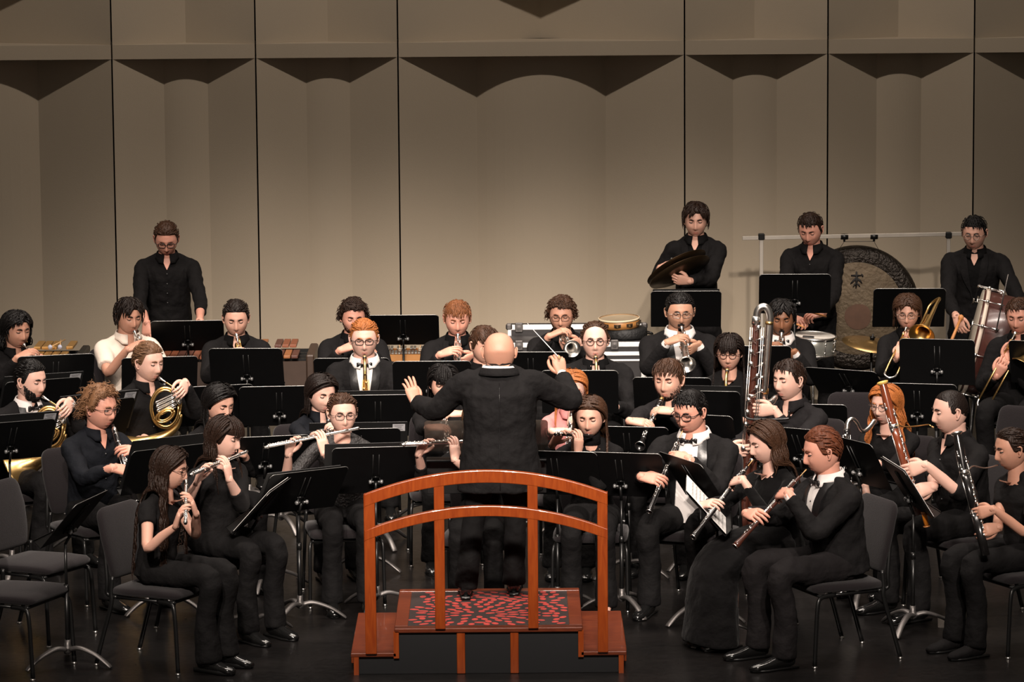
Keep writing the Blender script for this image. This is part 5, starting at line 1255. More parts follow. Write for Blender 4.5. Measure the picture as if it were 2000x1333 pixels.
# snare drum on a stand
YS = 28.45; scn = P(1588, 655, YS); sd = empty('snare_drum', (scn[0], YS, scn[2]-0.14)); sd.rotation_euler = (R_(3), R_(3), 0); tag(sd, 'silver grey snare drum with white head in front of the standing drummer', 'drum')
m_ = MB(); lathe(m_, [(0.155, 0), (0.158, 0.002), (0.158, 0.135), (0.155, 0.137)], 40); m_.build('shell', mat('grey_shell', (0.30, 0.30, 0.27), 0.3, 0.5, 0.1, 10), sd)
for z in (0.0, 0.128): m_ = MB(); lathe(m_, [(0.160, z-0.004), (0.170, z-0.004), (0.172, z+0.012), (0.162, z+0.016), (0.160, z)], 40); m_.build('hoop', M_silver, sd)
m_ = MB(); lathe(m_, [(0, 0.139), (0.158, 0.139), (0.161, 0.133)], 40); m_.build('drum_head', mat('white_head', (0.55, 0.52, 0.47), 0.6), sd)
m_ = MB(); box(m_, (-0.05, -0.09, 0.143), (0.085, 0.04, 0.012), rot=rotz(-0.1), ch=0.003); m_.build('damper', M_frame, sd, smooth=False)
for i in range(10):
    a = 2*PI*i/10+0.15; m_ = MB(); c_, s_ = math.cos(a), math.sin(a); tube(m_, [(0.170*c_, 0.170*s_, 0.01), (0.170*c_, 0.170*s_, 0.13)], 0.0025, 6)
    for z in (0.035, 0.10): tube(m_, [(0.157*c_, 0.157*s_, z), (0.173*c_, 0.173*s_, z)], 0.007, 8)
    m_.build('tension_lug', M_silver, sd)
ss = empty('snare_stand', (scn[0], YS, 0)); tag(ss, 'chrome tripod stand under the snare drum', 'stand'); zs = scn[2]-0.155
m_ = MB(); tube(m_, [(0, 0, 0.2), (0, 0, zs-0.03)], 0.011, 10); m_.build('tube', M_silver, ss)
for i in range(3):
    a = 2*PI*i/3+0.5; m_ = MB(); tube(m_, spline([(0, 0, zs-0.05), (0.10*math.cos(a), 0.10*math.sin(a), zs-0.02), (0.178*math.cos(a), 0.178*math.sin(a), zs), (0.185*math.cos(a), 0.185*math.sin(a), zs+0.035)], 4), 0.007, 8); m_.build('basket_arm', M_silver, ss)
    m_ = MB(); tube(m_, [(0, 0, 0.32), (0.28*math.cos(a), 0.28*math.sin(a), 0.015)], 0.009, 8); m_.build('leg', M_silver, ss)
# suspended cymbal
YCy = 28.75; cc = P(1702, 671, YCy); cs = empty('suspended_cymbal', (cc[0], YCy, cc[2])); cs.rotation_euler = (R_(8), R_(9), 0); tag(cs, 'gold suspended cymbal in front of the gong', 'cymbal')
M_cym = mat('cymbal_bronze', (0.50, 0.32, 0.13), 0.32, 0.9, 0.25, 6, 0.05, 60)
m_ = MB(); lathe(m_, [(0.006, 0.028), (0.03, 0.026), (0.045, 0.016), (0.055, 0.010), (0.14, 0.004), (0.225, -0.010), (0.225, -0.0115), (0.05, 0.006)], 56); m_.build('disc', M_cym, cs)
m_ = MB(); lathe(m_, [(0.016, 0.028), (0.018, 0.04), (0.010, 0.045)], 12); m_.build('felt', M_frame, cs); 
m_ = MB(); lathe(m_, [(0, 0.075), (0.006, 0.074), (0.006, 0.05), (0.022, 0.052), (0.022, 0.046), (0, 0.045)], 12); m_.build('wing_nut', M_frame, cs)
cst = empty('cymbal_stand', (cc[0], YCy, 0)); tag(cst, 'black stand under the suspended gold cymbal', 'stand')
m_ = MB(); tube(m_, [(0, 0, 0.1), (0, 0, cc[2]-0.002)], 0.010, 10); m_.build('tube', M_frame, cst)
for i in range(3):
    a = 2*PI*i/3+0.9; m_ = MB(); tube(m_, [(0, 0, 0.38), (0.26*math.cos(a), 0.26*math.sin(a), 0.012)], 0.009, 8); m_.build('leg', M_frame, cst)
# bass drum
YB = 27.95; h0 = np.array(P(1900, 612, YB)); ax = unit(V(0.955, -0.10, -0.23)); Rb = basis(ax, (0.2, 0, 1)); rad = 0.385; ctr = np.array(P(1897, 665, YB))
bd = inst('bass_drum', ctr, Rb, 'concert bass drum with dark red wood shell and chrome lugs beside the standing drummer', 'drum')
M_mah = mat('mahogany_shell', (0.060, 0.019, 0.015), 0.30, 0, 0.35, 18, 0, 0, 0.3, stretch=(1, 1, 9))
m_ = MB(); lathe(m_, [(rad-0.004, 0), (rad, 0.002), (rad, 0.43), (rad-0.004, 0.432)], 64); m_.build('shell', M_mah, bd)
m_ = MB(); lathe(m_, [(0, -0.006), (rad-0.003, -0.004), (rad+0.004, 0.004)], 64); m_.build('drum_head', mat('calf_head', (0.35, 0.31, 0.25), 0.7), bd)
for z in (0.02, 0.385): m_ = MB(); lathe(m_, [(rad+0.001, z), (rad+0.016, z), (rad+0.016, z+0.028), (rad+0.001, z+0.028)], 64); m_.build('hoop', mat('maple_hoop', (0.62, 0.52, 0.43), 0.5) if z < 0.1 else M_mah, bd)
for i in range(12):
    a = 2*PI*i/12+0.12; c_, s_ = math.cos(a), math.sin(a); m_ = MB(); q = rad+0.030
    tube(m_, [(q*c_, q*s_, -0.045), (q*c_, q*s_, 0.16)], 0.0045, 8); tube(m_, [(q*c_-0.03*s_, q*s_+0.03*c_, -0.04), (q*c_+0.03*s_, q*s_-0.03*c_, -0.04)], 0.006, 8)
    ball(m_, (q*c_, q*s_, 0.034), (0.016, 0.016, 0.014), 8); tube(m_, [(rad*c_, rad*s_, 0.14), ((q+.004)*c_, (q+.004)*s_, 0.14)], 0.012, 8); ball(m_, (q*c_, q*s_, 0.13), (0.010, 0.010, 0.03), 8); m_.build('tension_lug', M_silver, bd)
bs = empty('drum_cradle', (ctr[0]+0.2, YB, 0)); tag(bs, 'black tubular cradle stand under the bass drum', 'stand')
for s in (-1, 1):
    m_ = MB(); tube(m_, [(s*0.26, -0.32, 0.04), (s*0.20, -0.20, ctr[2]-0.42), (s*0.20, 0.20, ctr[2]-0.42), (s*0.26, 0.32, 0.04)], 0.016, 8); m_.build('leg_frame', M_frame, bs)
m_ = MB(); tube(m_, [(-0.20, -0.2, ctr[2]-0.42), (0.20, -0.2, ctr[2]-0.42)], 0.014, 8); tube(m_, [(-0.20, 0.2, ctr[2]-0.42), (0.20, 0.2, ctr[2]-0.42)], 0.014, 8); m_.build('cross_tube', M_frame, bs)
p1 = np.array(P(1969, 536, YB-0.42)); p2 = np.array(P(1946, 645, YB-0.42)); m_ = MB(); tube(m_, [p1-np.array(bs.location), p2-np.array(bs.location)], [(0.012, 0.005)]*2, 8); m_.build('side_arm', mat('dull_bar', (0.10, 0.09, 0.085), 0.3, 0.7), bs)
# ================================================================ the band
ORCH = []
def setup(key, px, py, sp):
    sp = dict(sp); g = rig(sp); base = sp.get('base', 0.0)
    Rz = rotz(R_(sp.get('yaw', 0)))
    hw_ = G(px, py, base+g['H'][2]); off = Rz @ g['H']
    root = V(hw_[0]-off[0], hw_[1]-off[1], base); sp['_root'] = root; sp['g'] = g
    sp['_near'] = root[1] < 24.8 or sp.get('near', False)
    sp['m'] = root+Rz @ g['mouth']; sp['Rz'] = Rz; sp['fw'] = Rz @ V(0, -1, 0); sp['key'] = key
    sp['face'] = Rz @ (g['Rh'] @ V(0, -1, 0))
    return sp
def seat(sp, short):
    r = sp['_root']; chair((r[0], r[1]), sp.get('yaw', 0), 'black padded chair with black legs under the '+short)
def finish(sp, hands, short=None):
    sp['hands'] = hands; person(sp['key'], sp)
    if short and not sp.get('stand'): seat(sp, short)
def wind(key, px, py, sp, kind, far, L, ilabel, short, seed=1, **kw):
    sp = setup(key, px, py, sp); m = sp['m']; d = np.array(solve_dir(Vector(m), far, L)); fw = sp['fw']
    if kind in ('clarinet', 'oboe'):
        _, h = woodwind(kind, m+d*0.0, d, L, kind, ilabel, kind, fw+V(0, 0, 0.4), kw.get('body'), seed)
    elif kind in ('flute', 'piccolo'):
        _, h = flute(m+sp['face']*0.006+V(0, 0, -0.006), d, L, ilabel, V(0, 0, 1)+fw*0.15, kind == 'piccolo', fw)
    elif kind == 'trumpet':
        _, h = trumpet(m, d, ilabel, **kw)
    elif kind == 'trombone':
        _, h = trombone(m, d, ilabel, np.cross(V(1, 0, 0), d))
    elif kind == 'saxophone':
        _, h = saxophone(m, sp.get('yaw', 0)+sp.get('hyaw', 0)*0.5, ilabel)
    finish(sp, h, short); return sp
M_rose = mat('rosewood_body', (0.055, 0.016, 0.010), 0.28, 0, 0.3, 20, 0, 0, 0.3)
# ---- trumpets, rear row
wind('t1', 32, 646, dict(yaw=30, hyaw=8, hp=8, S=1.0, skin='tan', hair='mop', hcol='black', hlen=0.13, outfit='shirt', lid=0.8, wave=0.5,
     label='person with collar-length black curls in a black shirt playing trumpet at the far left'), 'trumpet', (92, 738), 0.50, 'silver trumpet of the far left player with black curly hair', 'far left trumpet player with black curly hair')
wind('t2', 252, 620, dict(yaw=22, hyaw=6, hp=10, S=1.0, skin='tan', hair='mop', hcol='dark', outfit='polo', gmat=M_polo, broad=1.02, lid=0.85, neck=1.1,
     label='person in a cream white polo shirt with dark tousled hair playing a trumpet'), 'trumpet', (304, 730), 0.50, 'silver trumpet of the player in the white polo shirt', 'trumpet player in the white polo shirt')
wind('t3', 461, 624, dict(yaw=4, hyaw=0, hp=14, S=1.0, skin='fair', hair='quiff', hcol='dark', outfit='blazer', lid=0.85, broad=1.05,
     label='person in dark blazer with short dark swept hair playing trumpet before the marimba'), 'trumpet', (484, 752), 0.50, 'silver and gold trumpet of the player in front of the marimba', 'trumpet player in front of the marimba', metal=M_gold)
wind('t4', 690, 620, dict(yaw=5, hyaw=4, hp=12, S=1.0, skin='ruddy', hair='curly', hcol='darkbrown', outfit='blazer', lid=1.0, beard='stubble', broad=1.05,
     label='person in a dark blazer with tight brown curls, partly hidden behind the red haired saxophonist'), 'trumpet', (706, 735), 0.50, 'trumpet half hidden behind the red haired saxophonist', 'curly haired trumpet player behind the ginger saxophonist')
wind('t5', 893, 624, dict(yaw=3, hyaw=0, hp=14, S=1.0, skin='ruddy', hair='fringe', hcol='redbrown', outfit='blazer', lid=0.95, broad=1.08, wid=1.02,
     label='person in a dark blazer with straight reddish brown fringe playing a silver trumpet'), 'trumpet', (896, 748), 0.50, 'silver trumpet of the player with the reddish brown fringe', 'trumpet player with the reddish brown fringe')
wind('t6', 1097, 616, dict(yaw=0, hyaw=-6, hp=10, S=1.02, skin='tan', hair='curly', hcol='brown', outfit='blazer', glasses='thin_brown', beard='stubble', lid=0.9, broad=1.05,
     label='person in dark blazer with wavy brown hair and glasses playing trumpet by the flight cases'), 'trumpet', (1122, 684), 0.50, 'silver trumpet with round bell showing just right of the conductor baton', 'trumpet player in front of the flight cases', bell_r=0.064)
wind('t7', 1328, 611, dict(yaw=4, hyaw=0, hp=8, S=1.05, skin='olive', hair='quiff', hcol='black', outfit='tux', glasses='thin_wire', beard='goatee', lid=0.7, broad=1.22, belly=1.15, neck=1.25, wid=1.1, cheek=1.6, cuff=1,
     label='large person in a tuxedo with moustache, glasses and white cuffs playing a silver trumpet'), 'trumpet', (1345, 716), 0.50, 'silver trumpet with dark bell held by the large player in a tuxedo', 'large trumpet player with moustache and glasses', bell_r=0.07, bigger=1.25)
wind('t8', 1527, 623, dict(yaw=-4, hyaw=0, hp=10, S=0.98, skin='brown', hair='mop', hcol='black', hlen=0.0, outfit='tux', beard='moustache', lid=0.9,
     label='person in a tuxedo with black hair and moustache playing trumpet behind the contrabass clarinet'), 'trumpet', (1514, 735), 0.50, 'silver trumpet of the tuxedo player behind the contrabass clarinet', 'trumpet player behind the contrabass clarinet')
# ---- trombones
wind('b1', 1772, 611, dict(yaw=-8, hyaw=0, hp=12, fem=1, S=1.03, skin='fair', hair='mop', hcol='brown', hlen=0.06, outfit='blazer', glasses='thin_wire', lid=0.9,
     label='person in a black jacket with short wavy brown hair and glasses playing a trombone'), 'trombone', (1723, 739), 0.63, 'gold trombone with double tuning loops held by the player with wavy brown hair', 'trombone player with wavy brown hair')
wind('b2', 1991, 619, dict(yaw=-22, hyaw=0, hp=12, S=1.03, skin='ruddy', hair='short', hcol='brown', outfit='blazer', lid=0.95,
     label='person in a black jacket playing trombone, cut off by the right edge'), 'trombone', (1898, 806), 0.66, 'gold trombone at the right edge with its slide pointing down left', 'trombone player at the right edge')
# ---- saxophones
wind('s1', 711, 664, dict(yaw=3, hyaw=0, hp=6, S=1.02, skin='pale', hair='quiff', hcol='ginger', outfit='tux', glasses='black', lid=0.6, broad=1.15, neck=1.15, wid=1.05,
     label='person in a tuxedo with short ginger hair and black glasses playing a saxophone'), 'saxophone', (720, 740), 0.5, 'gold saxophone of the ginger haired player in a tuxedo', 'ginger haired saxophone player')
wind('s2', 1162, 667, dict(yaw=2, hyaw=-2, hp=0, S=1.02, skin='pale', hair='balding', hcol='brown', outfit='blazer', glasses='round_brown', lid=0.4, broad=1.12, near=True,
     label='person in dark suit with receding hair and round glasses playing a saxophone'), 'saxophone', (1166, 740), 0.5, 'gold saxophone of the player with round glasses and receding hair', 'saxophone player with round glasses and receding hair')
wind('s3', 1424, 690, dict(yaw=-8, hyaw=0, hp=8, fem=1, S=0.97, skin='fair', hair='bangs', hcol='dark', outfit='dress', glasses='round_brown', lid=0.7, hlen=0.36,
     label='person with long black hair, fringe and round glasses playing a saxophone'), 'saxophone', (1406, 760), 0.5, 'gold saxophone with black strap beside the contrabass clarinet', 'saxophone player with black fringe and round glasses')
# ---- someone hidden behind the conductor (rear)
sp = setup('x1', 946, 676, dict(yaw=14, hyaw=8, hp=12, S=1.0, skin='fair', hair='fringe', hcol='brown', outfit='blazer', lid=0.9,
     label='person with brown hair in a dark jacket mostly hidden behind the bald conductor'))
_, h = saxophone(sp['m'], 10, 'gold saxophone hidden behind the conductor'); finish(sp, h, 'brown haired player hidden behind the conductor')
# ---- horns
sp = setup('h1', 60, 746, dict(yaw=42, hyaw=10, hp=6, S=1.0, skin='pale', hair='quiff', hcol='black', outfit='tux', open=1, beard='full', lid=0.75, broad=1.08,
     label='person in a tuxedo with short black hair and beard playing a french horn'))
_, h = horn(sp['m'], 4, 'gold french horn of the bearded player in a tuxedo'); finish(sp, h, 'bearded french horn player in a tuxedo')
sp = setup('h2', 290, 710, dict(yaw=38, hyaw=8, hp=6, S=1.0, skin='pale', hair='quiff', hcol='lightbrown', outfit='shirt', lid=0.9,
     label='person in a black shirt with light brown swept hair playing a french horn'))
_, h = horn(sp['m'], 2, 'gold french horn with coiled tubing of the light haired player'); finish(sp, h, 'light haired french horn player')
# ---- clarinets
wind('c1', 196, 799, dict(yaw=38, hyaw=14, hp=6, S=1.02, skin='ruddy', hair='frizz', hcol='frizz', outfit='shirt', gmat=M_navy, glasses='thin_black', lid=0.5, neck=0.95,
     label='person with frizzy light brown curls and glasses in a dark shirt playing a clarinet'), 'clarinet', (266, 985), 0.66, 'black clarinet of the player with frizzy light brown curls', 'clarinet player with frizzy light brown curls', 1)
wind('c2', 628, 770, dict(yaw=22, hyaw=6, hp=12, fem=1, S=0.96, skin='pale', hair='bob', hcol='dark', outfit='shirt', gmat=M_navy, lid=0.8, part=0.6,
     label='person with chin-length dark bob in a black shirt behind the flutist with crown braids'), 'clarinet', (650, 905), 0.66, 'clarinet of the player with the dark bob', 'clarinet player with the dark bob', 2)
wind('c3', 866, 751, dict(yaw=4, hyaw=0, hp=8, fem=1, S=0.98, skin='fair', hair='bangs', hcol='black', outfit='dress', lid=0.6, hlen=0.24,
     label='person with straight black fringe playing a clarinet behind the conductor left arm'), 'clarinet', (875, 880), 0.66, 'black clarinet of the player with a straight black fringe', 'clarinet player with the straight black fringe', 3)
wind('c4', 1117, 762, dict(yaw=-4, hyaw=8, hp=10, fem=1, S=0.97, skin='pale', hair='long', hcol='ginger', outfit='cuffed', gmat=mat('pink_cotton', (0.52, 0.20, 0.19), 0.85, 0, 0.1, 10, 0.25, 12), glasses='thin_wire', lid=0.7,
     label='person in a pink shirt with long strawberry blonde hair half hidden behind the conductor'), 'clarinet', (1108, 885), 0.66, 'black clarinet of the player in the pink shirt', 'clarinet player in the pink shirt', 4)
wind('c5', 1306, 744, dict(yaw=-12, hyaw=-10, hp=4, S=1.03, skin='fair', hair='fringe', hcol='brown', outfit='shirt', gmat=M_grey, beard='stubble', bcol='darkbrown', lid=0.8, part=-0.6,
     label='bearded person in a charcoal black shirt with brown swept hair playing a clarinet'), 'clarinet', (1250, 872), 0.66, 'black clarinet with gold ligature of the bearded player', 'bearded clarinet player', 6)
sp = setup('a1', 428, 790, dict(yaw=30, hyaw=10, hp=16, fem=1, S=0.97, skin='fair', hair='long', hcol='black', outfit='dress', lid=1.0, hlen=0.34, part=0.5, wid=1.0,
     label='person with long straight black hair in a black top looking down at the music'))
m = sp['m']; d = np.array(solve_dir(Vector(m), (446, 985), 0.66)); _, h = woodwind('clarinet', m, d, 0.66, 'clarinet', 'clarinet of the player with long straight black hair', 'clarinet', sp['fw']); finish(sp, h, 'player with long straight black hair')
# ---- flutes and piccolo
wind('f1', 438, 856, dict(yaw=45, hyaw=18, hp=10, fem=1, S=1.0, skin='pale', hair='bangs', hcol='darkbrown', outfit='threequarter', lid=0.9, hlen=0.36, belly=1.25, broad=1.12, arm=1.15, wave=0.25,
     label='person with long brown hair and fringe in a studded black top playing a flute'), 'flute', (352, 934), 0.67, 'silver flute of the player with the studded black top', 'flute player with the studded black top')
wind('f2', 669, 809, dict(yaw=8, hyaw=4, hp=6, fem=1, S=1.0, skin='pale', hair='updo', hcol='brown', outfit='lace', gmat=M_lace, glasses='thin_black', lid=0.6, broad=1.0,
     label='person with braided brown hair and glasses in a black lace top playing a flute'), 'flute', (488, 878), 0.70, 'long silver flute held out by the player with braided hair', 'flute player with braided hair')
wind('f3', 332, 917, dict(yaw=62, hyaw=14, hp=10, fem=1, S=0.93, skin='fair', hair='longwavy', hcol='darkbrown', outfit='tee', glasses='thin_brown', lid=0.8, hlen=0.60, frontlock=2.3, spread=0.16, wave=0.45, shoe='boot', knee=0.09, lean=6, flare=1.25, tmat=M_trouser,
     label='person with very long dark wavy hair and glasses playing a flute at the front left'), 'flute', (360, 1034), 0.67, 'silver flute of the front left player pointing down towards the audience', 'front left flute player with long wavy hair')
wind('f4', 936, 826, dict(yaw=-4, hyaw=0, hp=10, fem=1, S=0.98, skin='pale', hair='long', hcol='lightbrown', outfit='threequarter', lid=0.8, hlen=0.40,
     label='flute player hidden behind the conductor, only hands and light brown hair showing'), 'flute', (757, 868), 0.67, 'silver flute behind the clear score desk of the conductor', 'flute player hidden behind the conductor')
wind('p1', 1152, 816, dict(yaw=-4, hyaw=-6, hp=10, fem=1, S=1.0, skin='fair', hair='long', hcol='brown', outfit='turtleneck', lid=0.8, hlen=0.36, shoe='maryjane', flare=1.1,
     label='person with long brown hair in a black roll neck playing a piccolo'), 'piccolo', (1073, 846), 0.32, 'black piccolo with silver keys', 'piccolo player in the roll neck')
# ---- oboes
wind('o1', 1348, 806, dict(yaw=-22, hyaw=-12, hp=14, S=1.05, skin='ruddy', hair='short', hcol='black', outfit='tux', open=1, glasses='black', lid=0.85, broad=1.16, belly=1.15, neck=1.12, cuff=1,
     label='person in a tuxedo with short dark hair and thick black glasses playing an oboe'), 'oboe', (1268, 1000), 0.62, 'black oboe of the tuxedo player with thick black glasses', 'oboe player with thick black glasses', 3)
wind('o2', 1496, 866, dict(yaw=-58, hyaw=-6, hp=12, fem=1, S=1.0, skin='pale', hair='longwavy', spread=0.2, hcol='brown', outfit='dress', gmat=M_velvet, tmat=M_velvet, lid=0.8, hlen=0.24, wave=0.4, skirt=1,
     label='person with wavy brown hair in a long black velvet dress playing an oboe'), 'oboe', (1354, 1050), 0.66, 'black oboe of the player in the velvet dress', 'oboe player in the velvet dress', 5)
wind('o3', 1606, 884, dict(yaw=-66, hyaw=-8, hp=10, S=1.04, skin='ruddy', hair='quiff', hcol='auburn', outfit='tux', lid=0.75, broad=1.1, cuff=0, tmat=M_tgrey,
     label='person in a tuxedo with short auburn hair playing an oboe at the front right'), 'oboe', (1436, 1068), 0.62, 'dark wooden oboe with silver keys of the auburn haired player', 'auburn haired oboe player at the front right', 7, body=M_rose)
# ---- contrabass clarinet
sp = setup('k1', 1541, 744, dict(yaw=-35, hyaw=-12, hp=2, S=1.03, skin='pale', hair='short', hcol='darkbrown', outfit='rolled', gmat=M_grey, lid=0.95, sleeve=0.9,
     label='person in a charcoal shirt with short dark hair playing a tall contrabass clarinet'))
mY = sp['m'][1]
def Q(px, py, dy=0.0): return np.array(P(px, py, mY+dy))
cb = empty('contrabass_clarinet', tuple(Q(1462, 1010, -0.2)*V(1, 1, 0))); tag(cb, 'very tall contrabass clarinet with looped silver neck and dark body', 'clarinet'); O = np.array(cb.location)
def part(name, fn, mt, parent=None, smooth=True):
    m_ = MB(); fn(m_); return m_.build(name, mt, parent or cb, smooth)
mm = sp['m']
part('mouthpiece', lambda m_: tube(m_, [mm-O, Q(1514, 777, -0.06)-O], [0.006, 0.015], 12), M_ebony)
part('silver_neck', lambda m_: pipe_world(m_, [Q(*q)-O for q in ((1515, 776, -0.05), (1506, 786, -0.10), (1497, 787, -0.13), (1493, 775, -0.14), (1495, 740, -0.15), (1499, 690, -0.15), (1503, 640, -0.15), (1503, 616, -0.15), (1497, 602, -0.15), (1488, 600, -0.15), (1480, 608, -0.15), (1477, 625, -0.15))], [0.016, 0.022, 0.020, 0.019, 0.021, 0.023, 0.024, 0.024, 0.024, 0.024, 0.024, 0.024], 18), M_silver)
part('neck_ring', lambda m_: tube(m_, [Q(1493.6, 770, -0.14)-O, Q(1494, 759, -0.14)-O], 0.0232, 16), M_gold)
part('neck_ring', lambda m_: tube(m_, [Q(1503, 628, -0.15)-O, Q(1502.6, 634, -0.15)-O], 0.026, 16), M_gold)
part('body', lambda m_: pipe_world(m_, [Q(*q)-O for q in ((1477, 624, -0.15), (1473, 700, -0.17), (1467, 790, -0.19), (1460, 880, -0.22), (1455, 960, -0.25), (1452, 1030, -0.28))], [0.022, 0.024, 0.025, 0.026, 0.027, 0.027], 18), M_rose)
part('second_joint', lambda m_: pipe_world(m_, [Q(*q)-O for q in ((1476, 850, -0.16), (1470, 950, -0.20), (1464, 1040, -0.25))], [0.02, 0.02, 0.02], 14), M_rose)
for r_ in (((1477.3, 618, -0.15), (1476.5, 634, -0.15), 0.028), ((1468.6, 770, -0.19), (1468, 776, -0.19), 0.0275), ((1461, 868, -0.22), (1460.5, 876, -0.22), 0.029)):
    part('collar_ring', lambda m_: tube(m_, [Q(*r_[0])-O, Q(*r_[1])-O], r_[2], 16), M_silver)
def keys(m_):
    rr = random.Random(5)
    for off_, r_ in ((-11, 0.0042), (-7, 0.003), (11, 0.0038), (15, 0.003)):
        tube(m_, [Q(1477+off_, 640, -0.20)-O, Q(1467+off_, 790, -0.24)-O, Q(1460+off_*0.9, 880, -0.27)-O], r_, 6)
    for i in range(15):
        t = i/14; y = 640+t*330; x = np.interp(y, [624, 700, 790, 880, 960, 1030], [1477, 1473, 1467, 1460, 1455, 1452]); sx = rr.choice((-9, -6, 6, 9)); c_ = Q(x+sx, y, -0.22-0.10*t)-O
        lathe(m_, [(0, 0.008), (0.013, 0.007), (0.0155, 0.003), (0.0145, -0.005)], 14, (basis((rr.uniform(-.4, .4), -1, 0.15)), c_)); tube(m_, [c_, Q(x-sx*0.3, y+8, -0.20-0.10*t)-O], 0.003, 5)
    for i in range(5):
        y = 660+i*26; c_ = Q(1489, y, -0.20)-O; lathe(m_, [(0, 0.006), (0.010, 0.005), (0.012, 0.0)], 12, (basis((0.2, -1, 0)), c_)); tube(m_, [c_, Q(1476, y+5, -0.20)-O], 0.003, 5)
part('keywork', keys, M_silver)
part('support_bracket', lambda m_: pipe_world(m_, [Q(*q)-O for q in ((1456, 806, -0.30), (1458, 816, -0.32), (1475, 820, -0.32), (1535, 819, -0.30), (1541, 812, -0.30), (1541, 803, -0.30))], [(0.008)]*6, 8), M_frame)
finish(sp, [(1, Q(1474, 800, -0.19), V(0.05, 0, 1), V(0.25, -1, 0.3), 0.75), (-1, Q(1459, 880, -0.24), V(0.05, 0, 1), V(-0.3, -1, 0.2), 0.85)], 'contrabass clarinet player')
# ---- bass clarinet
sp = setup('k2', 1730, 792, dict(yaw=-28, hyaw=-10, hp=6, fem=1, S=0.95, broad=1.06, skin='pale', hair='longwavy', frontlock=2.2, spread=0.14, hcol='copper', outfit='threequarter', glasses='round_wire', lid=0.7, hlen=0.34, wave=0.5, flare=0.9,
     label='person with long copper red wavy hair and round glasses playing a bass clarinet'))
mm = sp['m']; mY = mm[1]
cb = empty('bass_clarinet', tuple(Q(1660, 1100, -0.3)*V(1, 1, 0))); tag(cb, 'bass clarinet with curved silver neck held by the copper haired player', 'clarinet'); O = np.array(cb.location)
part('mouthpiece', lambda m_: tube(m_, [mm-O, Q(1706, 824, -0.06)-O], [0.005, 0.014], 12), M_ebony)
part('silver_neck', lambda m_: pipe_world(m_, [Q(*q)-O for q in ((1708, 822, -0.05), (1699, 834, -0.10), (1688, 843, -0.15), (1680, 840, -0.18), (1673, 826, -0.20), (1664, 819, -0.22), (1656, 826, -0.23), (1654, 842, -0.24))], [0.015, 0.0135, 0.0125, 0.0125, 0.013, 0.0135, 0.014, 0.016], 16), M_silver)
part('body', lambda m_: pipe_world(m_, [Q(*q)-O for q in ((1654, 838, -0.24), (1655, 900, -0.27), (1658, 1000, -0.32), (1662, 1090, -0.36))], [0.020, 0.019, 0.020, 0.022], 16), M_ebony)
part('silver_bell', lambda m_: pipe_world(m_, [Q(*q)-O for q in ((1662, 1088, -0.36), (1663, 1125, -0.38), (1661, 1150, -0.42), (1656, 1152, -0.50), (1653, 1135, -0.55), (1652, 1118, -0.57))], [0.022, 0.024, 0.027, 0.033, 0.045, 0.062], 18, cap=False), M_silver)
def keys2(m_):
    rr = random.Random(8)
    for off_ in (-7, 7): tube(m_, [Q(1654+off_, 850, -0.27)-O, Q(1656+off_, 930, -0.31)-O, Q(1661+off_, 1080, -0.38)-O], 0.003, 6)
    for i in range(16):
        y = 852+i*15; x = 1654+(y-838)*0.03; sx = rr.choice((-5, -3, 4, 6)); c_ = Q(x+sx, y, -0.28-(y-838)*0.0005)-O
        lathe(m_, [(0, 0.006), (0.010, 0.005), (0.012, 0.0)], 12, (basis((rr.uniform(-.4, .4), -1, 0.1)), c_)); tube(m_, [c_, c_+V(0.006, 0.015, -0.02)], 0.0028, 5)
part('keywork', keys2, M_silver)
finish(sp, [(1, Q(1655, 905, -0.28), V(0, 0.1, 1), V(0.2, -1, 0.25), 0.55), (-1, Q(1659, 975, -0.32), V(0, 0.1, 1), V(0.1, -1, 0.2), 0.8)], 'bass clarinet player with copper hair')
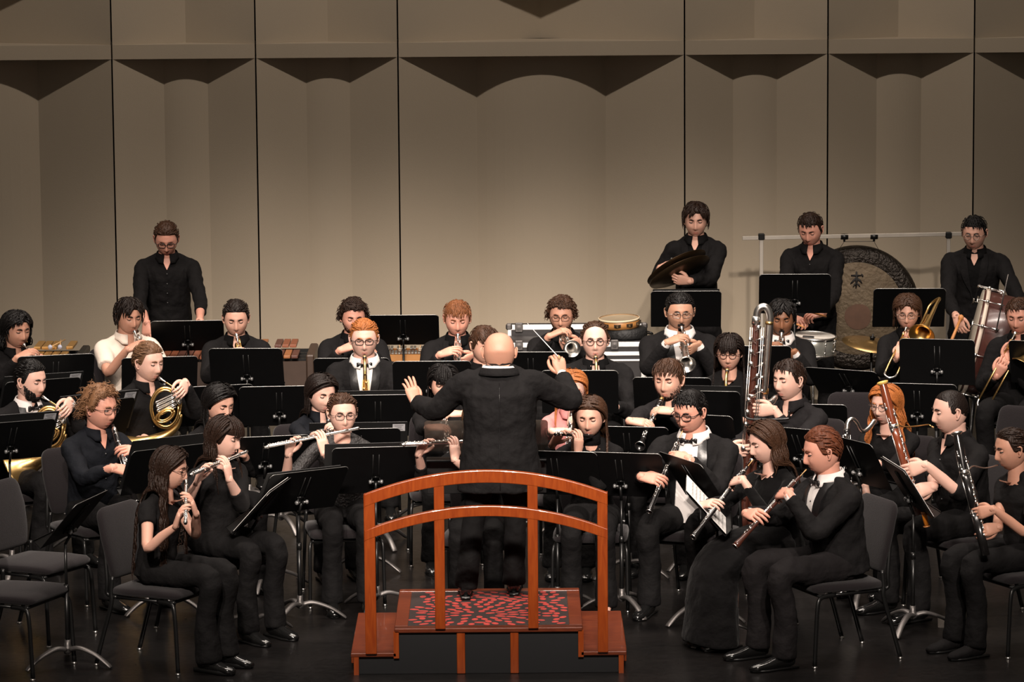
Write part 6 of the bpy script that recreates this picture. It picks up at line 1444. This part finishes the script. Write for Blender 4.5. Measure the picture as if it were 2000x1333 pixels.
# ---- bassoons
def bassoon(sp, pts, ringpx, boc, label, body, ringm, dy0):
    global mY, cb, O
    mm = sp['m']; mY = mm[1]; a, b_, c_ = pts
    cb = empty('bassoon', tuple(Q(c_[0], c_[1], dy0)*V(1, 1, 0))); tag(cb, label, 'bassoon'); O = np.array(cb.location)
    A, B, C = Q(a[0], a[1], dy0+0.10)-O, Q(b_[0], b_[1], dy0+0.03)-O, Q(c_[0], c_[1], dy0-0.03)-O; ax = unit(A-C)
    Lr = np.linalg.norm(A-B); ex = C+(C-B)*0.18
    part('bell_joint', lambda m_: tube(m_, [A, A*0.9+B*0.1, A*0.55+B*0.45, B], [0.021, 0.0235, 0.028, 0.024], 18, cap=False), body)
    part('bell_ring', lambda m_: lathe(m_, [(0.0165, -0.02), (0.0165, 0.008), (0.022, 0.013), (0.034, 0.009), (0.033, 0.0), (0.024, -0.008)], 24, (basis(ax), A)), ringm)
    part('bore', lambda m_: lathe(m_, [(0, -0.03), (0.0168, -0.028), (0.0168, 0.004)], 16, (basis(ax), A)), M_bore)
    part('long_joint', lambda m_: tube(m_, [B, B*0.5+C*0.5, C], [0.0235, 0.022, 0.025], 18), body)
    part('wing_joint', lambda m_: tube(m_, [B+V(0.028, 0.01, -0.02), C+V(0.025, 0.012, 0)], [0.016, 0.022], 14), body)
    part('boot_joint', lambda m_: tube(m_, [C+ax*0.01, C-ax*0.12, C-ax*0.24], [(0.032, 0.028), (0.032, 0.026), (0.03, 0.024)], 18, sq=2.6), body)
    part('metal_band', lambda m_: [tube(m_, [B+ax*0.014, B-ax*0.014], 0.0262, 18), tube(m_, [C+ax*0.012, C-ax*0.006], 0.031, 18)], M_silver)
    def kk(m_):
        rr = random.Random(11); sd = unit(np.cross(ax, V(0, -1, 0)))
        for i in range(13):
            t = i/12; p = (A*0.45+B*0.55)*(1-t)+(C-ax*0.12)*t; q = p+V(0, -0.026, 0)-sd*rr.choice((-0.018, 0.018, -0.022))
            lathe(m_, [(0, 0.005), (0.009, 0.0045), (0.0105, 0.0)], 12, (basis(unit(q-p)), q)); tube(m_, [q, q+ax*0.035], 0.0026, 5)
        for k_ in (-0.026, 0.026): tube(m_, [A*0.3+B*0.7+sd*k_+V(0, -0.006, 0), C+sd*k_+V(0, -0.006, 0)], 0.0028, 6)
    part('keywork', kk, M_silver)
    bp_ = [Q(x, y, dy0*(1-k/(len(boc)-1))) -O for k, (x, y) in enumerate(boc)]+[mm-O]
    part('crook', lambda m_: pipe_world(m_, bp_[:-1]+[bp_[-2]*0.4+bp_[-1]*0.6], [0.005, 0.0045, 0.0042, 0.004], 8), M_silver if body is M_ebony else M_gold)
    part('reed', lambda m_: tube(m_, [bp_[-2]*0.35+bp_[-1]*0.65, bp_[-1]], [(0.0045), (0.005)], 8), mat('cane_reed', (0.5, 0.30, 0.12), 0.6))
    return A+O, B+O, C+O, ax
sp = setup('n1', 1856, 806, dict(yaw=-60, hyaw=-12, hp=4, S=1.07, skin='pale', hair='buzz', hcol='dark', outfit='rolled', lid=0.75, sleeve=0.62, broad=1.08,
     label='person with cropped buzz cut in a black rolled-sleeve shirt playing a red-brown bassoon'))
M_bas = mat('maple_red_bassoon', (0.17, 0.038, 0.014), 0.22, 0, 0.3, 10, 0, 0, 0.5)
A, B, C, ax = bassoon(sp, ((1724, 749), (1745, 834), (1774, 930)), None, ((1754, 830), (1766, 834), (1790, 833), (1812, 830)), 'red-brown bassoon with ivory yellow bell ring', M_bas, mat('ivory_ring', (0.78, 0.50, 0.14), 0.35), -0.28)
finish(sp, [(1, C+ax*0.03, ax, V(-0.3, -1, 0.3), 0.7), (-1, C-ax*0.10, ax, V(0.3, -1, 0.0), 0.7)], 'bassoon player with the buzz cut')
sp = setup('n2', 1976, 879, dict(yaw=-62, hyaw=-8, hp=8, fem=1, S=0.99, skin='tan', hair='ponytail', hcol='darkbrown', outfit='tee', lid=0.8, shoe='boot2', sleeve=0.34,
     label='person with tied back dark hair in a black T-shirt playing a black bassoon'))
A, B, C, ax = bassoon(sp, ((1869, 848), (1883, 924), (1906, 1005)), None, ((1892, 918), (1901, 911), (1924, 915), (1948, 909)), 'black bassoon with silver bell ring', M_ebony, M_silver, -0.22)
finish(sp, [(1, C+ax*0.0, ax, V(-0.3, -1, 0.3), 0.75), (-1, C-ax*0.10, ax, V(0.3, -1, 0.1), 0.75)], 'bassoon player at the front right edge')
# ---- percussionists, standing
sp = setup('d1', 325, 468, dict(stand=1, yaw=4, hyaw=0, hp=26, S=0.99, skin='ruddy', hair='quiff', hcol='brown', outfit='rolled', glasses='black', lid=1.0, broad=1.12, lean=6, near=True,
     label='person standing in black shirt and glasses looking down at the marimba'))
finish(sp, [(-1, np.array(P(286, 632, 28.35)), ('F', V(0.05, -0.2, -1)), V(-0.3, -1, 0.1), 0.4), (1, np.array(P(390, 628, 28.35)), ('F', V(-0.15, -0.3, -1)), V(0.3, -1, 0.1), 0.4)])
sp = setup('d2', 1359, 431, dict(stand=1, yaw=-8, hyaw=4, hp=10, S=1.02, skin='fair', hair='mop', hcol='darkbrown', outfit='blazer', lid=0.65, lean=2, near=True,
     label='person standing in a black jacket with dark swept hair holding a pair of crash cymbals'))
Yd = sp['_root'][1]
ndn = unit(V(0.45, -0.42, -0.82)); c1 = np.array(P(1320, 520, Yd-0.34)); c2 = np.array(P(1329, 534, Yd-0.36))
finish(sp, [(-1, np.array(P(1291, 523, Yd-0.18)), ('F', V(0.7, -0.3, 0.25)), V(-0.2, -0.7, 0.8), 1.0), (1, np.array(P(1345, 549, Yd-0.42)), ('F', V(-0.75, -0.15, 0.1)), V(0.1, -0.8, -0.3), 1.0)])
for k, (c_, nn, nm) in enumerate(((c1, ndn, 'rear crash cymbal of the held pair, nearer the player'), (c2, unit(ndn+V(-0.03, -0.02, -0.05)), 'front crash cymbal of the held pair, its underside showing'))):
    o = inst('crash_cymbal', c_, basis(nn), 'dark bronze '+nm, 'cymbal', 'hand crash cymbals'); m_ = MB(); sg = -1 if k == 0 else 1
    lathe(m_, [(0.0, 0.030*sg), (0.03, 0.028*sg), (0.048, 0.016*sg), (0.058, 0.010*sg), (0.15, 0.003*sg), (0.252, -0.010*sg), (0.252, -0.012*sg), (0.05, 0.007*sg)], 60); m_.build('disc', mat('dark_bronze_cymbal', (0.085, 0.055, 0.03), 0.38, 0.85, 0.3, 8, 0.05, 60), o)
    m_ = MB(); tube(m_, spline([(0.0, 0.0, 0.03*sg), (0.02, 0, 0.05*sg), (0, 0.01, 0.07*sg), (-0.02, 0, 0.05*sg), (0, 0, 0.03*sg)], 4), 0.005, 6); m_.build('hand_strap', M_leather, o)
sp = setup('d3', 1583, 449, dict(stand=1, yaw=-14, hyaw=-4, hp=22, S=1.0, skin='ruddy', hair='short', hcol='darkbrown', outfit='shirt', lid=1.0, broad=1.08, near=True,
     label='person standing in a black shirt with short dark hair playing the snare drum'))
hnd = np.array(P(1606, 612, 28.45))
finish(sp, [(1, hnd, ('F', V(-0.85, -0.35, -0.1)), V(0.1, -0.45, 0.9), 0.95), (-1, np.array(P(1545, 620, 28.5)), ('F', V(0.6, -0.5, -0.2)), V(-0.1, -0.4, 0.9), 0.95)])
for k, (a_, b_, dY) in enumerate((((1614, 619), (1556, 602), -0.10), ((1540, 628), (1572, 640), -0.06))):
    p0 = np.array(P(*a_, 28.45+dY)); p1 = np.array(P(*b_, 28.36+dY)); o = empty('drumstick', tuple(p0)); tag(o, '%s wooden drumstick above the snare drum' % ('orange tinted' if k == 0 else 'second, lower'), 'drumstick', 'snare drumsticks')
    m_ = MB(); dd = p1-p0; tube(m_, [V(0, 0, 0), dd*0.1, dd*0.8, dd*0.93], [0.005, 0.0078, 0.007, 0.004], 10); m_.build('shaft', mat('stick_wood', (0.52, 0.22, 0.07), 0.45), o); m_ = MB(); ball(m_, dd*0.97, (0.006, 0.006, 0.006), 8); m_.build('tip', mat('stick_wood', (0.52, 0.22, 0.07), 0.45), o)
sp = setup('d4', 1903, 456, dict(stand=1, yaw=-10, hyaw=-6, hp=14, S=1.0, skin='fair', hair='short', hcol='black', outfit='blazer', glasses='round_wire', lid=0.7, broad=1.12, near=True,
     label='person standing in a black blazer with round glasses behind the bass drum'))
finish(sp, [(-1, np.array(P(1868, 620, 28.1)), ('F', V(0.25, -0.4, -0.7)), V(-0.5, -0.9, 0.2), 1.0), (1, np.array(P(1996, 600, 28.35)), ('F', V(0.1, -0.5, -0.8)), V(0.5, -0.8, 0.3), 0.6)])
p0 = np.array(P(1876, 623, 28.02)); p1 = np.array(P(1859, 664, 27.85)); o = empty('bass_drum_mallet', tuple(p0)); tag(o, 'orange wooden bass drum beater in the hand of the player with round glasses', 'mallet')
m_ = MB(); dd = p1-p0; tube(m_, [V(0, 0, 0), dd], [0.010, 0.012], 10); m_.build('handle', mat('stick_wood', (0.52, 0.22, 0.07), 0.45), o); m_ = MB(); ball(m_, -dd*0.05, (0.022, 0.022, 0.024), 10); m_.build('butt_end', mat('stick_wood', (0.52, 0.22, 0.07), 0.45), o)
# ---- conductor
sp = setup('conductor', 975, 690, dict(stand=1, base=ZP, yaw=180, hyaw=0, hp=14, S=0.93, nd=0.05, hs=0.97, skin='tan', hair='bald', outfit='tux', backview=1, broad=1.2, arm=1.22, wid=1.15, lean=3, near=True, neck=1.22, stance=0.14, legx=0.065, girth=1.18, step=0.10, cuff=1, group='members of the wind band',
     label='bald conductor in a black suit seen from behind, both arms raised, on the podium', pole1=V(0.55, 0.3, -1), polehint=1))
sp['pole-1'] = V(-0.9, 0.3, -0.75); sp['tmat'] = M_trouser
finish(sp, [(1, np.array(P(811, 786, 22.22)), ('F', V(-0.28, 0.30, 0.95)), V(0.25, -1, 0.25), 0.38), (-1, np.array(P(1097, 731, 22.2)), ('F', V(-0.22, 0.25, 0.95)), V(0.35, -1, 0.1), 1.15)])
p0 = np.array(P(1092, 699, 22.18)); p1 = np.array(P(1030, 632, 22.45)); o = empty('baton', tuple(p0)); tag(o, 'thin white conducting baton in the raised right hand of the conductor', 'baton')
m_ = MB(); dd = p1-p0; tube(m_, [V(0, 0, 0), dd], [0.0028, 0.0016], 8); m_.build('shaft', mat('white_baton', (0.8, 0.78, 0.74), 0.5), o); m_ = MB(); ball(m_, V(0, 0, 0), (0.009, 0.009, 0.014), 10); m_.build('grip', mat('cork_grip', (0.45, 0.28, 0.14), 0.8), o)
# ring on the left hand is a band of gold
# ================================================================ music stands
MS = music_stand
MS('A', 365, 627, 3, 'black music stand in front of the standing marimba player', Y=27.55, tilt=42)
MS('B', 312, 698, 8, 'black music stand behind the light haired french horn player', tilt=34)
MS('C', 479, 681, -2, 'black music stand with bright knob in front of the marimba trumpet player', zt=1.12, tilt=26, W=0.51)
MS('D', 110, 694, 14, 'black music stand between the far left trumpet player and the white polo player', tilt=28, zt=1.10)
MS('E', 85, 742, 24, 'black music stand behind the bearded french horn player, holding a labelled folder', zt=0.98, tilt=34, folder=(0.56, 0.33, 0.0, 0.045, 'black folder with a white label behind the bearded horn player', 1))
MS('F', 192, 783, 30, 'black music stand right behind the frizzy haired clarinet player', zt=1.0, tilt=34, folder=(0.56, 0.34, 0.0, 0.05, 'black folder with a white label right of the frizzy haired player', 1))
MS('G', 30, 824, 24, 'black music stand at the left edge in front of the bearded horn player', zt=1.0, tilt=36, folder=(0.56, 0.34, 0.0, 0.05, 'black folder with a grey label at the left edge of the picture', 1))
MS('H', 335, 874, 34, 'black music stand in front of the frizzy haired clarinet player', zt=1.03, tilt=30, folder=(0.60, 0.36, 0.02, 0.045, 'wide black folder with a white label beside the studded flutist', 1))
MS('K2', 418, 754, 16, 'black music stand behind the player with long straight black hair', zt=1.0, tilt=30)
MS('L', 545, 755, 4, 'black music stand left of the player with the dark bob', zt=1.0, tilt=30)
MS('AM', 522, 853, 12, 'black music stand between the studded flutist and the braided flutist', zt=0.98, tilt=36)
MS('M', 180, 972, 74, 'black music stand leaning beside the empty chairs at the front left', zt=0.98, tilt=40, W=0.5, base_rot=-96)
MS('O', 548, 948, 79, 'low black music stand seen edge-on in front of the front left flute player', zt=0.90, tilt=42, base_rot=-40, sheet=(0.44, 0.33, 0.0, 'white sheet music on the stand of the front left flutist'))
MS('P', 606, 920, 32, 'black music stand of the studded flutist, with bright cast base left of the podium', zt=0.93, tilt=36, base_rot=-30, folder=(0.50, 0.31, -0.04, 0.03, 'black folder leaning on the stand left of the podium'))
MS('J', 735, 874, 6, 'black music stand in front of the braided flutist beside the podium', zt=1.02, tilt=26, folder=(0.58, 0.32, -0.02, 0.035, 'long black folder with a grey label in front of the braided flutist', 1))
MS('I', 738, 772, 2, 'black music stand in front of the ginger haired saxophonist', zt=1.02, tilt=28, folder=(0.56, 0.34, 0.01, 0.02, 'black folder on the stand of the ginger haired saxophonist'))
MS('I2', 700, 838, 3, 'black music stand right behind the braided flutist', zt=0.94, tilt=30, folder=(0.62, 0.34, 0.0, 0.035, 'wide black folder with a white label behind the braided flutist', 1))
MS('Q', 686, 700, 0, 'black music stand behind the ginger haired saxophonist', zt=1.0, tilt=30)
MS('R', 843, 706, 0, 'black music stand in front of the trumpet player with the reddish fringe', zt=1.11, tilt=30)
MS('A2', 786, 616, 0, 'black music stand standing empty in front of the glockenspiel', Y=27.75, tilt=42)
MS('S', 1036, 688, -2, 'black music stand right of the conductor head below the baton', zt=1.04, tilt=30)
MS('T', 1132, 724, -3, 'black music stand in front of the saxophonist with round glasses', zt=1.11, tilt=24, W=0.51)
MS('U', 1312, 738, -6, 'black music stand behind the bearded clarinettist', zt=0.98, tilt=34)
MS('U2', 1366, 764, -10, 'black music stand left of the saxophonist with the black fringe', zt=1.03, tilt=22, folder=(0.55, 0.34, 0.0, 0.025, 'black folder on the stand between the two oboists and the saxophonist'))
MS('V', 1352, 810, -20, 'black music stand right behind the oboe player with thick black glasses', zt=1.0, tilt=26)
MS('W', 1222, 834, -9, 'black music stand in front of the bearded clarinettist', zt=0.98, tilt=34)
MS('X', 1206, 885, -12, 'black music stand right of the podium with a steel base', zt=1.0, tilt=30, base_rot=-50)
MS('Y', 1080, 882, -12, 'black music stand behind the podium rail in front of the piccolo player', zt=1.0, tilt=30)
MS('AA', 1327, 895, -64, 'black music stand in front of the oboe player with thick black glasses', zt=1.0, tilt=34, base_rot=-75)
MS('AB', 1340, 948, -93, 'black music stand seen edge-on between the oboists', zt=0.92, tilt=42, base_rot=-30, sheet=(0.50, 0.34, 0.0, 'white sheet of music on the edge-on stand between the oboists'))
MS('AC', 1574, 790, -10, 'black music stand right of the contrabass clarinet player', zt=0.96, tilt=30)
MS('AD', 1640, 722, -28, 'black music stand tilted low behind the contrabass clarinet player', zt=0.94, tilt=50)
MS('AE', 1470, 676, -4, 'black music stand behind the contrabass clarinet', zt=1.10, tilt=30)
MS('AF', 1830, 663, -12, 'black music stand in front of the trombone player with wavy hair', zt=1.08, tilt=12)
MS('AG', 1790, 750, -12, 'black music stand behind the copper haired bass clarinet player', zt=1.0, tilt=22)
MS('AH', 1652, 857, -60, 'black music stand of the bass clarinet player behind the auburn haired oboist', zt=1.03, tilt=28, base_rot=-42)
MS('AI', 1742, 907, -80, 'black music stand of the bassoonists with an orange vial at its ledge', zt=1.0, tilt=32, base_rot=-36, sheet=(0.48, 0.33, 0.0, 'white sheet music on the bassoonists stand'))
MS('AJ', 2042, 668, -20, 'black music stand cut off by the right edge of the picture', zt=1.05, tilt=20)
MS('AL', 1548, 837, -30, 'black music stand behind the oboe player in the velvet dress', zt=0.98, tilt=34)
MS('P4', 1340, 569, -2, 'black music stand in front of the crash cymbal player, a sheet on top', Y=28.5, tilt=30, folder=(0.50, 0.33, 0.0, 0.012, 'black folder on the stand of the crash cymbal player'))
MS('P5', 1553, 536, -2, 'black music stand in front of the snare drummer', Y=28.05, tilt=24)
MS('P6', 1777, 564, -2, 'black music stand behind the trombone player with wavy hair', Y=27.9, tilt=26)
# ---- conductor desk: black desk below, tall smoked clear score panel above it
YD = 22.62; cp = P(950, 900, YD); ds = empty('conductor_stand', (cp[0], YD, 0)); tag(ds, 'wide black conductor desk with a clear smoked acrylic panel in front of the conductor', 'music stand')
zt_ = cp[2]; m_ = MB(); box(m_, (0, 0.03, zt_-0.10), (0.72, 0.02, 0.22), rot=rotx(R_(12)), ch=0.004); m_.build('desk', M_folder, ds, smooth=False)
m_ = MB(); box(m_, (0, -0.02, zt_+0.012), (0.72, 0.12, 0.012), ch=0.003); m_.build('tray', M_desk, ds, smooth=False)
ma = bpy.data.materials.new('smoked_acrylic'); ma.use_nodes = True; nt = ma.node_tree; nt.nodes.clear()
o_ = nt.nodes.new('ShaderNodeOutputMaterial'); t_ = nt.nodes.new('ShaderNodeBsdfTransparent'); g_ = nt.nodes.new('ShaderNodeBsdfDiffuse'); x_ = nt.nodes.new('ShaderNodeMixShader'); gl_ = nt.nodes.new('ShaderNodeBsdfGlossy'); x2 = nt.nodes.new('ShaderNodeMixShader')
t_.inputs[0].default_value = (0.45, 0.42, 0.40, 1); g_.inputs[0].default_value = (0.14, 0.12, 0.10, 1); x_.inputs[0].default_value = 0.30; gl_.inputs['Roughness'].default_value = 0.2; x2.inputs[0].default_value = 0.06
nt.links.new(t_.outputs[0], x_.inputs[1]); nt.links.new(g_.outputs[0], x_.inputs[2]); nt.links.new(x_.outputs[0], x2.inputs[1]); nt.links.new(gl_.outputs[0], x2.inputs[2]); nt.links.new(x2.outputs[0], o_.inputs[0])
m_ = MB(); rounded_plate(m_, 0.74, 0.19, 0.005, 0.02, V(0, 0.03, zt_+0.055), V(1, 0, 0), V(0, -0.15, 0.99), V(0, 0.99, 0.15)); m_.build('acrylic_panel', ma, ds, smooth=False, label='clear smoked acrylic score panel')
m_ = MB(); tube(m_, [(0, 0.03, zt_-0.1), (0, 0.03, 0.03)], 0.022, 12); m_.build('column', M_frame, ds)
m_ = MB(); lathe(m_, [(0, 0.03), (0.20, 0.022), (0.21, 0.0), (0, 0)], 28); m_.build('round_base', M_frame, ds)
# ---- orange vial and plastic cup
so, org, U_, N_, X_, yw = STANDS['AI']; vp = np.array(P(1807, 1013, so.location[1]-0.1)); vo = empty('reed_vial', tuple(vp)); vo.rotation_euler = (0, R_(-12), 0); tag(vo, 'translucent orange reed vial hooked beside the red-brown bassoon', 'vial')
M_or = mat('orange_plastic', (0.80, 0.24, 0.02), 0.25, 0, 0, 1, 0, 0, 0.3)
m_ = MB(); lathe(m_, [(0, -0.045), (0.015, -0.045), (0.0155, 0.03), (0.013, 0.031)], 18); m_.build('vial_body', M_or, vo); m_ = MB(); lathe(m_, [(0.012, 0.030), (0.018, 0.032), (0.018, 0.038), (0.012, 0.038)], 18); lathe(m_, [(0.02, -0.050), (0.022, -0.047), (0.020, -0.044)], 18); m_.build('rim', mat('amber_rim', (0.6, 0.25, 0.08), 0.3), vo)
cpz = G(1838, 1226, 0.0); cu = empty('plastic_cup', (cpz[0], cpz[1], 0)); tag(cu, 'small frosted clear plastic cup on the floor between the bassoonists', 'cup')
m_ = MB(); lathe(m_, [(0, 0.003), (0.017, 0.003), (0.018, 0.0), (0.0205, 0.055), (0.0225, 0.058), (0.0225, 0.064), (0.020, 0.064), (0.0185, 0.006)], 22)
mc = bpy.data.materials.new('frosted_plastic'); mc.use_nodes = True; nt = mc.node_tree; nt.nodes.clear(); o_ = nt.nodes.new('ShaderNodeOutputMaterial'); t_ = nt.nodes.new('ShaderNodeBsdfTransparent'); g_ = nt.nodes.new('ShaderNodeBsdfDiffuse'); x_ = nt.nodes.new('ShaderNodeMixShader'); g_.inputs[0].default_value = (0.6, 0.55, 0.5, 1); x_.inputs[0].default_value = 0.30
nt.links.new(t_.outputs[0], x_.inputs[1]); nt.links.new(g_.outputs[0], x_.inputs[2]); nt.links.new(x_.outputs[0], o_.inputs[0]); m_.build('cup_wall', mc, cu)
# ---- empty chairs
for (px, py, z, yaw, lab) in ((28, 1148, 0.47, 66, 'empty black padded chair cut off at the lower left corner, nearest the audience'), (72, 1090, 0.47, 60, 'empty black padded chair at the left edge, behind the nearest empty one'),
                           (1672, 905, 0.47, -8, 'empty black padded chair between the contrabass and bass clarinet players'),
                           (1975, 935, 0.47, -30, 'empty black padded chair at the right edge behind the bassoonists')):
    p = G(px, py, z); chair((p[0], p[1]), yaw, lab)

bp0 = P(177, 752, 26.6); bo = empty('water_bottle', (bp0[0], bp0[1], bp0[2]-0.05)); tag(bo, 'dark water bottle beside the player in the white polo shirt', 'bottle')
m_ = MB(); lathe(m_, [(0, 0), (0.034, 0.0), (0.036, 0.02), (0.036, 0.10), (0.026, 0.13), (0.022, 0.14)], 20); m_.build('bottle_body', M_satin, bo)
m_ = MB(); lathe(m_, [(0.024, 0.14), (0.024, 0.17), (0.012, 0.18), (0, 0.18)], 16); m_.build('cap', M_frame, bo)
bt_ = empty('stool', (bp0[0], bp0[1], 0)); tag(bt_, 'small black stool under the dark water bottle', 'stool')
m_ = MB(); lathe(m_, [(0, bp0[2]-0.09), (0.13, bp0[2]-0.09), (0.13, bp0[2]-0.05), (0, bp0[2]-0.05)], 24); m_.build('seat', M_frame, bt_)
for i in range(3):
    a = 2*PI*i/3; m_ = MB(); tube(m_, [(0.09*math.cos(a), 0.09*math.sin(a), bp0[2]-0.09), (0.15*math.cos(a), 0.15*math.sin(a), 0)], 0.011, 8); m_.build('leg', M_frame, bt_)
